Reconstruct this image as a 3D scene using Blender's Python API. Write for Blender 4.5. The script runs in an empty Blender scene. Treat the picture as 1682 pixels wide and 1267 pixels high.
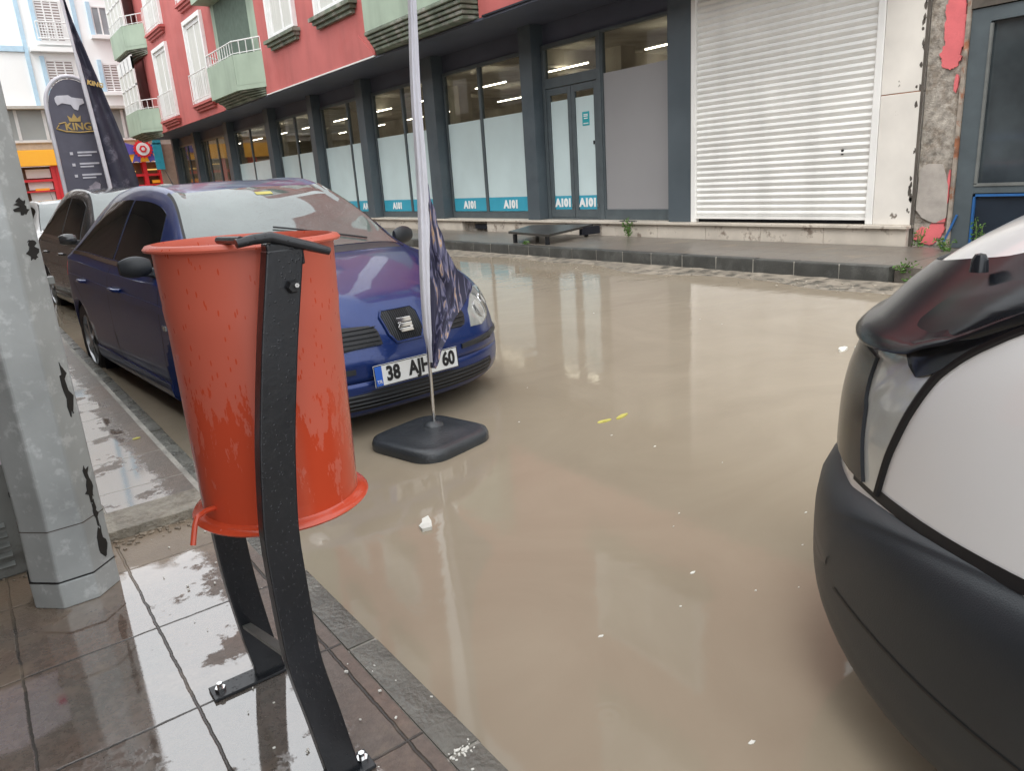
import bpy, math, random
from mathutils import Vector, Matrix
from mathutils.bvhtree import BVHTree
random.seed(7)
PI = math.pi
scn = bpy.context.scene
COL = scn.collection

# ------------------------------------------------------------------ camera
cam_d = bpy.data.cameras.new('camera')
cam = bpy.data.objects.new('camera', cam_d); COL.objects.link(cam)
cam_d.sensor_width = 36.0; cam_d.lens = 25.855; cam_d.clip_start = 0.05; cam_d.clip_end = 2000
M = Matrix(((0.797214, 0.218489, -0.562772), (-0.600025, 0.184116, -0.778506), (-0.066479, 0.958313, 0.277879))).to_4x4()
M.translation = Vector((0, 0, 1.2))
cam.matrix_world = M
scn.camera = cam

# ------------------------------------------------------------------ light
SUN_EL, SUN_AZ = math.radians(58), math.radians(239)
w = bpy.data.worlds.new('World'); scn.world = w; w.use_nodes = True
nt = w.node_tree; nt.nodes.clear()
out = nt.nodes.new('ShaderNodeOutputWorld'); bg = nt.nodes.new('ShaderNodeBackground')
sky = nt.nodes.new('ShaderNodeTexSky'); sky.sky_type = 'NISHITA'; sky.sun_disc = False
sky.sun_elevation = SUN_EL; sky.sun_rotation = SUN_AZ; sky.air_density = 1.0; sky.dust_density = 6.0
hs = nt.nodes.new('ShaderNodeHueSaturation'); hs.inputs['Saturation'].default_value = 0.12
mx = nt.nodes.new('ShaderNodeMixRGB'); mx.inputs[0].default_value = 0.7; mx.inputs[2].default_value = (12.5, 12.9, 13.3, 1)
nt.links.new(sky.outputs[0], hs.inputs['Color']); nt.links.new(hs.outputs[0], mx.inputs[1])
nt.links.new(mx.outputs[0], bg.inputs[0]); bg.inputs[1].default_value = 0.15
nt.links.new(bg.outputs[0], out.inputs[0])
sd = bpy.data.lights.new('sun', 'SUN'); sd.energy = 0.9; sd.angle = math.radians(25); sd.color = (1, 0.97, 0.92)
sun = bpy.data.objects.new('sun', sd); COL.objects.link(sun)
sun.rotation_euler = (math.radians(90) - SUN_EL, 0, math.radians(180) - SUN_AZ)
scn.view_settings.view_transform = 'Standard'; scn.view_settings.look = 'None'
scn.view_settings.exposure = 0.45; scn.view_settings.gamma = 1.0

# ------------------------------------------------------------------ materials
MATS = {}
def nodes(name):
    m = bpy.data.materials.new(name); m.use_nodes = True
    n = m.node_tree.nodes; b = n.get('Principled BSDF')
    return m, m.node_tree, b
def mat(name, col, rough=0.5, metal=0.0, noise=0.12, nscale=6.0, bump=0.0, bscale=60.0, coat=0.0, spec=0.5, ior=1.5, drops=0.0, emit=None, estr=0, col2=None, n2scale=3.0, n2lo=.5, n2hi=.6, rvar=0.0, stretch=None, drip=0.0):
    """general weathered surface: base colour with cloudy variation, patches of col2, bump, raindrops"""
    m, t, b = nodes(name)
    N = t.nodes; L = t.links
    tc = N.new('ShaderNodeTexCoord'); src = tc.outputs['Object']
    if stretch:
        mp = N.new('ShaderNodeMapping'); mp.inputs['Scale'].default_value = stretch
        L.new(src, mp.inputs[0]); src2 = mp.outputs[0]
    else: src2 = src
    n1 = N.new('ShaderNodeTexNoise'); n1.inputs['Scale'].default_value = nscale; n1.inputs['Detail'].default_value = 6
    L.new(src2, n1.inputs['Vector'])
    mr = N.new('ShaderNodeMapRange'); mr.inputs['From Min'].default_value = .25; mr.inputs['From Max'].default_value = .75
    mr.inputs['To Min'].default_value = 1 - noise * 1.6; mr.inputs['To Max'].default_value = 1 + noise
    L.new(n1.outputs[0], mr.inputs[0])
    rgb = N.new('ShaderNodeRGB'); rgb.outputs[0].default_value = (*col, 1)
    cur = rgb.outputs[0]
    if col2 is not None:
        n2 = N.new('ShaderNodeTexNoise'); n2.inputs['Scale'].default_value = n2scale; n2.inputs['Detail'].default_value = 8; n2.inputs['Roughness'].default_value = .65
        L.new(src2, n2.inputs['Vector'])
        m2 = N.new('ShaderNodeMapRange'); m2.inputs['From Min'].default_value = n2lo; m2.inputs['From Max'].default_value = n2hi
        L.new(n2.outputs[0], m2.inputs[0])
        mm = N.new('ShaderNodeMixRGB'); mm.inputs[2].default_value = (*col2, 1)
        L.new(m2.outputs[0], mm.inputs[0]); L.new(cur, mm.inputs[1]); cur = mm.outputs[0]
    if drip:
        mp3 = N.new('ShaderNodeMapping'); mp3.inputs['Scale'].default_value = (3.1, 3.1, .35); L.new(src, mp3.inputs[0])
        n3 = N.new('ShaderNodeTexNoise'); n3.inputs['Scale'].default_value = 1.0; n3.inputs['Detail'].default_value = 5; L.new(mp3.outputs[0], n3.inputs['Vector'])
        m3 = N.new('ShaderNodeMapRange'); m3.inputs['From Min'].default_value = .5; m3.inputs['From Max'].default_value = .75
        m3.inputs['To Min'].default_value = 1; m3.inputs['To Max'].default_value = 1 - drip
        L.new(n3.outputs[0], m3.inputs[0])
        v3 = N.new('ShaderNodeVectorMath'); v3.operation = 'SCALE'; L.new(cur, v3.inputs[0]); L.new(m3.outputs[0], v3.inputs['Scale']); cur = v3.outputs[0]
    sc = N.new('ShaderNodeVectorMath'); sc.operation = 'SCALE'
    L.new(cur, sc.inputs[0]); L.new(mr.outputs[0], sc.inputs['Scale'])
    L.new(sc.outputs[0], b.inputs['Base Color'])
    b.inputs['Roughness'].default_value = rough; b.inputs['Metallic'].default_value = metal
    b.inputs['Specular IOR Level'].default_value = spec; b.inputs['IOR'].default_value = ior
    b.inputs['Coat Weight'].default_value = coat; b.inputs['Coat Roughness'].default_value = 0.04
    if rvar:
        m4 = N.new('ShaderNodeMapRange'); m4.inputs['From Min'].default_value = .35; m4.inputs['From Max'].default_value = .65
        m4.inputs['To Min'].default_value = max(.02, rough - rvar); m4.inputs['To Max'].default_value = rough + rvar
        n4 = N.new('ShaderNodeTexNoise'); n4.inputs['Scale'].default_value = nscale * .7; n4.inputs['Detail'].default_value = 4; L.new(src, n4.inputs['Vector'])
        L.new(n4.outputs[0], m4.inputs[0]); L.new(m4.outputs[0], b.inputs['Roughness'])
    last = None
    if bump:
        nb = N.new('ShaderNodeTexNoise'); nb.inputs['Scale'].default_value = bscale; nb.inputs['Detail'].default_value = 5
        L.new(src, nb.inputs['Vector'])
        bp = N.new('ShaderNodeBump'); bp.inputs['Strength'].default_value = bump; bp.inputs['Distance'].default_value = .01
        L.new(nb.outputs[0], bp.inputs['Height']); last = bp
    if drops:
        vo = N.new('ShaderNodeTexVoronoi'); vo.inputs['Scale'].default_value = drops; vo.inputs['Randomness'].default_value = 1
        L.new(src, vo.inputs['Vector'])
        md = N.new('ShaderNodeMapRange'); md.inputs['From Min'].default_value = .05; md.inputs['From Max'].default_value = .36
        md.inputs['To Min'].default_value = 1; md.inputs['To Max'].default_value = 0; md.interpolation_type = 'SMOOTHSTEP'
        L.new(vo.outputs['Distance'], md.inputs[0])
        # only some cells carry a drop
        sx = N.new('ShaderNodeSeparateXYZ'); L.new(vo.outputs['Color'], sx.inputs[0])
        gt = N.new('ShaderNodeMath'); gt.operation = 'GREATER_THAN'; gt.inputs[1].default_value = .68; L.new(sx.outputs[0], gt.inputs[0])
        mu = N.new('ShaderNodeMath'); mu.operation = 'MULTIPLY'; L.new(md.outputs[0], mu.inputs[0]); L.new(gt.outputs[0], mu.inputs[1])
        bd = N.new('ShaderNodeBump'); bd.inputs['Strength'].default_value = .45; bd.inputs['Distance'].default_value = .0022
        L.new(mu.outputs[0], bd.inputs['Height'])
        if last: L.new(last.outputs[0], bd.inputs['Normal'])
        last = bd
        if coat: L.new(bd.outputs[0], b.inputs['Coat Normal'])
    if last: L.new(last.outputs[0], b.inputs['Normal'])
    if emit: b.inputs['Emission Color'].default_value = (*emit, 1); b.inputs['Emission Strength'].default_value = estr
    MATS[name] = m
    return m

mat('asphalt', (.06, .055, .05), .5, bump=.6, bscale=90)
mat('soil', (.12, .1, .08), .8, bump=.5)
mat('kerb_stone', (.15, .145, .125), .3, noise=.25, nscale=9, bump=.6, bscale=70, col2=(.25, .25, .22), n2scale=7, n2lo=.55, n2hi=.7, rvar=.15)
mat('kerb_dark', (.055, .055, .05), .35, noise=.2, nscale=5, bump=.5, bscale=60, col2=(.085, .085, .078), n2scale=4)
mat('mortar', (.36, .34, .3), .6, noise=.3, bump=.6)
mat('dark_cladding', (.08, .10, .115), .42, noise=.12, nscale=1.2, col2=(.065, .085, .10), n2scale=1.0, rvar=.1)
mat('dark_soffit', (.08, .09, .125), .5, noise=.15, nscale=1)
mat('frame_dark', (.09, .11, .12), .35, noise=.1)
mat('film', (.60, .72, .73), .25, noise=.05, nscale=1.5, spec=.6)
mat('film_grey', (.30, .295, .30), .4, noise=.04, nscale=.8)
mat('band_blue', (.05, .36, .5), .3, noise=.04)
mat('white_text', (.85, .86, .85), .5, noise=.02)
mat('teal_text', (.02, .36, .42), .4, noise=.03)
mat('interior', (.62, .57, .49), .8, noise=.25, nscale=1.5)
mat('tube_light', (.9, .88, .8), .5, noise=0, emit=(1, .93, .78), estr=9)
mat('shutter_white', (.84, .83, .80), .4, noise=.07, nscale=1.6, drip=.12, bump=.1, bscale=20)
mat('marble', (.76, .72, .66), .35, noise=.07, nscale=2.5, col2=(.2, .17, .14), n2scale=5, n2lo=.64, n2hi=.68)
mat('sill_marble', (.6, .54, .46), .4, noise=.15, nscale=2.5, col2=(.25, .2, .16), n2scale=5, n2lo=.58, n2hi=.66)
mat('black_gap', (.008, .01, .018), .6)
mat('raw_concrete', (.40, .36, .31), .8, noise=.35, nscale=14, bump=1.0, bscale=60, col2=(.24, .2, .16), n2scale=9, n2lo=.48, n2hi=.62)
mat('pink_paint', (.72, .16, .17), .6, noise=.12, nscale=4, bump=.3)
mat('rust', (.3, .13, .06), .8, noise=.3, bump=.5)
mat('blue_frame', (.03, .12, .32), .4)
mat('steel_dark', (.02, .028, .04), .3, noise=.2, nscale=3)
mat('red_wall', (.48, .125, .115), .75, noise=.08, nscale=1.2, drip=.12, col2=(.46, .11, .1), n2scale=.8, bump=.15)
mat('green_wall', (.34, .42, .33), .75, noise=.1, nscale=1.5, drip=.18, bump=.15)
mat('moulding', (.16, .19, .14), .7, noise=.35, nscale=3, drip=.4, col2=(.28, .28, .24), n2scale=4)
mat('white_paint', (.78, .78, .77), .5, noise=.05)
mat('far_white', (.86, .87, .86), .6, noise=.03, nscale=.6)
mat('pale_blue', (.45, .62, .74), .6, noise=.06)
mat('far_glass', (.3, .34, .36), .12, noise=.2, nscale=1, spec=.8)
mat('brown_pane', (.28, .23, .22), .25, noise=.2, nscale=2)
mat('grey_plaster', (.5, .47, .42), .7, noise=.1)
mat('orange_sign', (.9, .42, .03), .4, noise=.03, emit=(1, .45, .02), estr=.12)
mat('red_gloss', (.75, .03, .04), .35, noise=.04)
mat('indigo', (.12, .1, .42), .4)
mat('teal_panel', (.03, .33, .45), .4)
mat('brown_panel', (.3, .22, .17), .6)
mat('yellow_warm', (.9, .6, .15), .5, emit=(1, .7, .2), estr=.6)
mat('curtain', (.6, .6, .56), .8, noise=.18, nscale=3, stretch=(1, 14, .2))
mat('rubber', (.045, .05, .056), .2, noise=.2, bump=.3, bscale=120, drops=120)
mat('tyre', (.018, .018, .02), .6, bump=.4)
mat('plastic_black', (.022, .026, .031), .42, noise=.1, bump=.12, bscale=400, coat=.0)
mat('gloss_black', (.012, .014, .018), .2, noise=.05, spec=.4)
mat('chrome', (.7, .7, .7), .12, metal=1, noise=.03)
mat('alloy', (.42, .43, .44), .3, metal=.9, noise=.1)
mat('car_blue', (.006, .028, .15), .3, metal=.35, noise=.05, coat=.5, drops=150)
mat('car_dark', (.045, .048, .052), .25, metal=.3, noise=.1, coat=1.0, drops=140)
mat('car_white', (.66, .67, .66), .25, noise=.03, coat=1.0)
mat('van_white', (.8, .8, .8), .28, noise=.025, nscale=1.5, coat=.8)
mat('car_glass', (.12, .15, .14), .03, noise=.25, nscale=2, spec=.8, ior=1.8, drops=170)
mat('car_glass_dark', (.006, .008, .01), .03, noise=.1, spec=.6)
mat('lamp_glass', (.34, .35, .33), .08, noise=.3, nscale=9, coat=1.0, spec=.8)
mat('lamp_cloudy', (.6, .61, .57), .12, noise=.2, nscale=6, coat=1.0, spec=.8)
mat('plate_white', (.78, .79, .78), .4, noise=.03)
mat('plate_blue', (.02, .12, .55), .4)
mat('ink', (.01, .01, .012), .5)
mat('bin_black', (.014, .016, .02), .28, noise=.2, bump=.1, bscale=50, drops=170)
mat('zinc', (.43, .455, .455), .42, metal=.25, noise=.16, nscale=4, col2=(.56, .59, .59), n2scale=22, n2lo=.54, n2hi=.64, drip=.12, bump=.15, bscale=25)
mat('grey_metal', (.2, .21, .2), .45, metal=.3, noise=.2)
mat('black_paint', (.012, .012, .012), .5)
mat('paper', (.7, .66, .72), .7, noise=.08)
mat('pink_ink', (.7, .05, .2), .6)
mat('sleeve', (.70, .70, .76), .6, noise=.12, nscale=8, stretch=(1, 1, .4))
mat('cloth_navy', (.035, .035, .06), .55, noise=.2)
mat('cloth_grey', (.12, .12, .16), .6, noise=.1)
mat('gold', (.55, .38, .12), .5, noise=.1)
mat('leaf', (.09, .2, .03), .5, noise=.3, nscale=20)
mat('leaf_yellow', (.55, .5, .12), .5, noise=.1)
mat('stem', (.1, .14, .04), .6)
mat('bark', (.12, .09, .06), .8, bump=.6)
mat('litter_white', (.75, .74, .68), .6, noise=.1)
mat('opposite_wall', (.2, .165, .135), .75, noise=.15, nscale=1)
mat('grime', (.1, .085, .07), .7, noise=.3)
mat('wood', (.16, .13, .11), .4, noise=.2)

def bin_orange():
    m = mat('bin_orange', (.62, .085, .035), .38, noise=.06, nscale=4, coat=.15, spec=.5)
    t = m.node_tree; N = t.nodes; L = t.links; b = N['Principled BSDF']
    # dry chalky film with wet runs: wet parts deeper and glossier
    tc = N.new('ShaderNodeTexCoord')
    mp = N.new('ShaderNodeMapping'); mp.inputs['Scale'].default_value = (1, 1, .28); L.new(tc.outputs['Object'], mp.inputs[0])
    n = N.new('ShaderNodeTexNoise'); n.inputs['Scale'].default_value = 26; n.inputs['Detail'].default_value = 7; n.inputs['Roughness'].default_value = .68; L.new(mp.outputs[0], n.inputs['Vector'])
    sx = N.new('ShaderNodeSeparateXYZ'); L.new(tc.outputs['Object'], sx.inputs[0])
    g = N.new('ShaderNodeMapRange'); g.inputs['From Min'].default_value = .6; g.inputs['From Max'].default_value = 1.0; g.inputs['To Min'].default_value = .27; g.inputs['To Max'].default_value = -.06
    L.new(sx.outputs[2], g.inputs[0])
    ad = N.new('ShaderNodeMath'); ad.operation = 'ADD'; L.new(n.outputs[0], ad.inputs[0]); L.new(g.outputs[0], ad.inputs[1])
    vo = N.new('ShaderNodeTexVoronoi'); vo.inputs['Scale'].default_value = 120; L.new(mp.outputs[0], vo.inputs['Vector'])
    lt = N.new('ShaderNodeMath'); lt.operation = 'LESS_THAN'; lt.inputs[1].default_value = .2; L.new(vo.outputs['Distance'], lt.inputs[0])
    st = N.new('ShaderNodeMapRange'); st.inputs['From Min'].default_value = .63; st.inputs['From Max'].default_value = .66; L.new(ad.outputs[0], st.inputs[0])
    sp = N.new('ShaderNodeSeparateXYZ'); L.new(vo.outputs['Color'], sp.inputs[0])
    gt = N.new('ShaderNodeMath'); gt.operation = 'GREATER_THAN'; gt.inputs[1].default_value = .5; L.new(sp.outputs[1], gt.inputs[0])
    ml = N.new('ShaderNodeMath'); ml.operation = 'MULTIPLY'; L.new(lt.outputs[0], ml.inputs[0]); L.new(gt.outputs[0], ml.inputs[1])
    mxm = N.new('ShaderNodeMath'); mxm.operation = 'MAXIMUM'; L.new(ml.outputs[0], mxm.inputs[0]); L.new(st.outputs[0], mxm.inputs[1])
    mc = N.new('ShaderNodeMixRGB'); mc.inputs[1].default_value = (.56, .115, .07, 1); mc.inputs[2].default_value = (.55, .068, .027, 1)
    L.new(mxm.outputs[0], mc.inputs[0]); L.new(mc.outputs[0], b.inputs['Base Color'])
    mr = N.new('ShaderNodeMapRange'); mr.inputs['To Min'].default_value = .5; mr.inputs['To Max'].default_value = .16; L.new(mxm.outputs[0], mr.inputs[0]); L.new(mr.outputs[0], b.inputs['Roughness'])
bin_orange()

def water_mat():
    m, t, b = nodes('flood_water'); N = t.nodes; L = t.links; MATS['flood_water'] = m
    tc = N.new('ShaderNodeTexCoord')
    n = N.new('ShaderNodeTexNoise'); n.inputs['Scale'].default_value = .9; n.inputs['Detail'].default_value = 9; n.inputs['Roughness'].default_value = .6; n.inputs['Distortion'].default_value = 2.2; L.new(tc.outputs['Object'], n.inputs['Vector'])
    cr = N.new('ShaderNodeValToRGB'); cr.color_ramp.elements[0].color = (.285, .237, .175, 1); cr.color_ramp.elements[0].position = .3
    cr.color_ramp.elements[1].color = (.325, .275, .205, 1); cr.color_ramp.elements[1].position = .7
    L.new(n.outputs[0], cr.inputs[0]); L.new(cr.outputs[0], b.inputs['Base Color'])
    b.inputs['Roughness'].default_value = .05; b.inputs['IOR'].default_value = 1.31
    mp = N.new('ShaderNodeMapping'); mp.inputs['Scale'].default_value = (1.4, 3.0, 1); mp.inputs['Rotation'].default_value = (0, 0, .5); L.new(tc.outputs['Object'], mp.inputs[0])
    n2 = N.new('ShaderNodeTexNoise'); n2.inputs['Scale'].default_value = 3.2; n2.inputs['Detail'].default_value = 4; L.new(mp.outputs[0], n2.inputs['Vector'])
    # choppier towards the open road on the right
    n3 = N.new('ShaderNodeTexNoise'); n3.inputs['Scale'].default_value = 1.1; n3.inputs['Detail'].default_value = 2; L.new(tc.outputs['Object'], n3.inputs['Vector'])
    sx = N.new('ShaderNodeSeparateXYZ'); L.new(tc.outputs['Object'], sx.inputs[0])
    mr = N.new('ShaderNodeMapRange'); mr.inputs['From Min'].default_value = 2.6; mr.inputs['From Max'].default_value = 7.0; mr.inputs['To Min'].default_value = .016; mr.inputs['To Max'].default_value = .07
    L.new(sx.outputs[0], mr.inputs[0])
    ml = N.new('ShaderNodeMath'); ml.operation = 'MULTIPLY'; L.new(mr.outputs[0], ml.inputs[0])
    mr3 = N.new('ShaderNodeMapRange'); mr3.inputs['From Min'].default_value = .35; mr3.inputs['From Max'].default_value = .65; mr3.inputs['To Min'].default_value = .3; mr3.inputs['To Max'].default_value = 1.6; L.new(n3.outputs[0], mr3.inputs[0])
    L.new(mr3.outputs[0], ml.inputs[1])
    bp = N.new('ShaderNodeBump'); bp.inputs['Distance'].default_value = .05; L.new(ml.outputs[0], bp.inputs['Strength']); L.new(n2.outputs[0], bp.inputs['Height'])
    # rings left by raindrops
    vo = N.new('ShaderNodeTexVoronoi'); vo.inputs['Scale'].default_value = 4.5; L.new(tc.outputs['Object'], vo.inputs['Vector'])
    sv = N.new('ShaderNodeMath'); sv.operation = 'MULTIPLY'; sv.inputs[1].default_value = 60; L.new(vo.outputs['Distance'], sv.inputs[0])
    si = N.new('ShaderNodeMath'); si.operation = 'SINE'; L.new(sv.outputs[0], si.inputs[0])
    fa = N.new('ShaderNodeMapRange'); fa.inputs['From Min'].default_value = .12; fa.inputs['From Max'].default_value = .3; fa.inputs['To Min'].default_value = 1; fa.inputs['To Max'].default_value = 0; L.new(vo.outputs['Distance'], fa.inputs[0])
    mu = N.new('ShaderNodeMath'); mu.operation = 'MULTIPLY'; L.new(si.outputs[0], mu.inputs[0]); L.new(fa.outputs[0], mu.inputs[1])
    b2 = N.new('ShaderNodeBump'); b2.inputs['Strength'].default_value = .008; b2.inputs['Distance'].default_value = .02; L.new(mu.outputs[0], b2.inputs['Height']); L.new(bp.outputs[0], b2.inputs['Normal'])
    L.new(b2.outputs[0], b.inputs['Normal'])
water_mat()

def paving_mat(name, base, red, xs0, xw, y0, yw, wet_edge, joint=(.05, .045, .04), dry_y=2.78, silt_on=1):
    """wet pavement slabs: joints in a grid, colour differing from slab to slab, standing water left of a ragged edge"""
    m, t, b = nodes(name); N = t.nodes; L = t.links; MATS[name] = m
    tc = N.new('ShaderNodeTexCoord'); sx = N.new('ShaderNodeSeparateXYZ'); L.new(tc.outputs['Object'], sx.inputs[0])
    def math_(op, a, c, v=None):
        q = N.new('ShaderNodeMath'); q.operation = op
        for i, z in enumerate((a, c)):
            if z is None: continue
            if isinstance(z, (int, float)): q.inputs[i].default_value = z
            else: L.new(z, q.inputs[i])
        return q.outputs[0]
    def mrange(a, f0, f1, t0, t1):
        q = N.new('ShaderNodeMapRange'); L.new(a, q.inputs[0])
        for i, z in zip((1, 2, 3, 4), (f0, f1, t0, t1)): q.inputs[i].default_value = z
        return q.outputs[0]
    def noise(scale, detail=5, rough=.55):
        q = N.new('ShaderNodeTexNoise'); q.inputs['Scale'].default_value = scale; q.inputs['Detail'].default_value = detail; q.inputs['Roughness'].default_value = rough
        L.new(tc.outputs['Object'], q.inputs['Vector']); return q.outputs[0]
    wob = math_('MULTIPLY', math_('SUBTRACT', noise(14), .5), .012)
    gx = math_('DIVIDE', math_('ADD', math_('SUBTRACT', sx.outputs[0], xs0), wob), xw)
    gy = math_('DIVIDE', math_('ADD', math_('SUBTRACT', sx.outputs[1], y0), wob), yw)
    def dist(g, wdt):
        f = math_('FRACT', math_('ADD', g, 100), None)
        d = math_('MINIMUM', f, math_('SUBTRACT', 1, f))
        return math_('MULTIPLY', d, wdt)
    dmin = math_('MINIMUM', dist(gx, xw), dist(gy, yw))
    jm = mrange(dmin, .0022, .0052, 1, 0)
    ci = N.new('ShaderNodeCombineXYZ'); L.new(math_('FLOOR', math_('ADD', gx, 100), None), ci.inputs[0]); L.new(math_('FLOOR', math_('ADD', gy, 100), None), ci.inputs[1])
    wn = N.new('ShaderNodeTexWhiteNoise'); wn.noise_dimensions = '3D'; L.new(ci.outputs[0], wn.inputs['Vector'])
    mixc = N.new('ShaderNodeMixRGB'); mixc.inputs[1].default_value = (*base, 1); mixc.inputs[2].default_value = (*red, 1)
    big = noise(2.2, 4)
    f = math_('ADD', math_('MULTIPLY', wn.outputs['Value'], .5), mrange(big, .4, .62, 0, .6)); L.new(f, mixc.inputs[0])
    sc = N.new('ShaderNodeVectorMath'); sc.operation = 'SCALE'; L.new(mixc.outputs[0], sc.inputs[0]); L.new(mrange(noise(38, 7, .7), .3, .7, .72, 1.25), sc.inputs['Scale'])
    mj = N.new('ShaderNodeMixRGB'); mj.inputs[2].default_value = (*joint, 1); L.new(jm, mj.inputs[0]); L.new(sc.outputs[0], mj.inputs[1])
    # silt left by the flood
    silt = math_('MAXIMUM', mrange(noise(3.1, 8, .65), .56, .68, 0, .6), math_('MULTIPLY', mrange(math_('ADD', sx.outputs[1], math_('MULTIPLY', noise(4, 6), .8)), 2.75, 3.05, 0, .85), silt_on))
    ms = N.new('ShaderNodeMixRGB'); ms.inputs[2].default_value = (.27, .21, .15, 1); L.new(silt, ms.inputs[0]); L.new(mj.outputs[0], ms.inputs[1])
    L.new(ms.outputs[0], b.inputs['Base Color'])
    edge = math_('ADD', sx.outputs[0], math_('MULTIPLY', math_('SUBTRACT', noise(7, 7, .7), .5), .3))
    edge = math_('ADD', edge, math_('MULTIPLY', math_('SUBTRACT', noise(60, 3), .5), .05))
    wet = mrange(edge, wet_edge, wet_edge + .035, 1, 0)
    wet = math_('MULTIPLY', wet, mrange(noise(3.4, 7, .65), .40, .43, 0, 1))
    wet = math_('MULTIPLY', wet, math_('SUBTRACT', 1, math_('MULTIPLY', jm, .85)))
    wet = math_('MULTIPLY', wet, mrange(math_('ADD', sx.outputs[1], math_('MULTIPLY', noise(5, 6), .5)), dry_y, dry_y + .05, 1, 0))
    L.new(mrange(wet, 0, 1, .3, .015), b.inputs['Roughness'])
    L.new(mrange(wet, 0, 1, 1.45, 2.9), b.inputs['IOR'])
    h = math_('SUBTRACT', math_('MULTIPLY', noise(90, 6, .7), .5), math_('MULTIPLY', jm, .8))
    bp = N.new('ShaderNodeBump'); bp.inputs['Distance'].default_value = .006; L.new(h, bp.inputs['Height']); L.new(mrange(wet, 0, 1, .75, .015), bp.inputs['Strength'])
    L.new(bp.outputs[0], b.inputs['Normal'])
paving_mat('near_paving', (.13, .115, .10), (.165, .115, .09), .2286 - .3357 * 3, .3357, 1.71 - .44 * 4, .44, .43)
paving_mat('upper_paving', (.14, .115, .095), (.17, .12, .09), .24 - .36, .36, 2.87, .42, .46, joint=(.3, .28, .24), dry_y=99, silt_on=0)
paving_mat('far_paving', (.16, .145, .125), (.15, .125, .105), 0, .4, 0, .4, -99, joint=(.1, .09, .08), silt_on=0)

def window_glass():
    m = bpy.data.materials.new('shop_glass'); m.use_nodes = True; t = m.node_tree; N = t.nodes; L = t.links; N.clear()
    o = N.new('ShaderNodeOutputMaterial'); mx = N.new('ShaderNodeMixShader'); fr = N.new('ShaderNodeFresnel'); fr.inputs[0].default_value = 1.75
    tr = N.new('ShaderNodeBsdfTransparent'); tr.inputs[0].default_value = (.85, .86, .83, 1); gl = N.new('ShaderNodeBsdfGlossy'); gl.inputs[1].default_value = .015
    ge = N.new('ShaderNodeNewGeometry'); iv = N.new('ShaderNodeMath'); iv.operation = 'SUBTRACT'; iv.inputs[0].default_value = 1; L.new(ge.outputs['Backfacing'], iv.inputs[1])
    mu = N.new('ShaderNodeMath'); mu.operation = 'MULTIPLY'; L.new(fr.outputs[0], mu.inputs[0]); L.new(iv.outputs[0], mu.inputs[1])
    L.new(mu.outputs[0], mx.inputs[0]); L.new(tr.outputs[0], mx.inputs[1]); L.new(gl.outputs[0], mx.inputs[2]); L.new(mx.outputs[0], o.inputs[0])
    MATS['shop_glass'] = m
window_glass()

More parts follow.
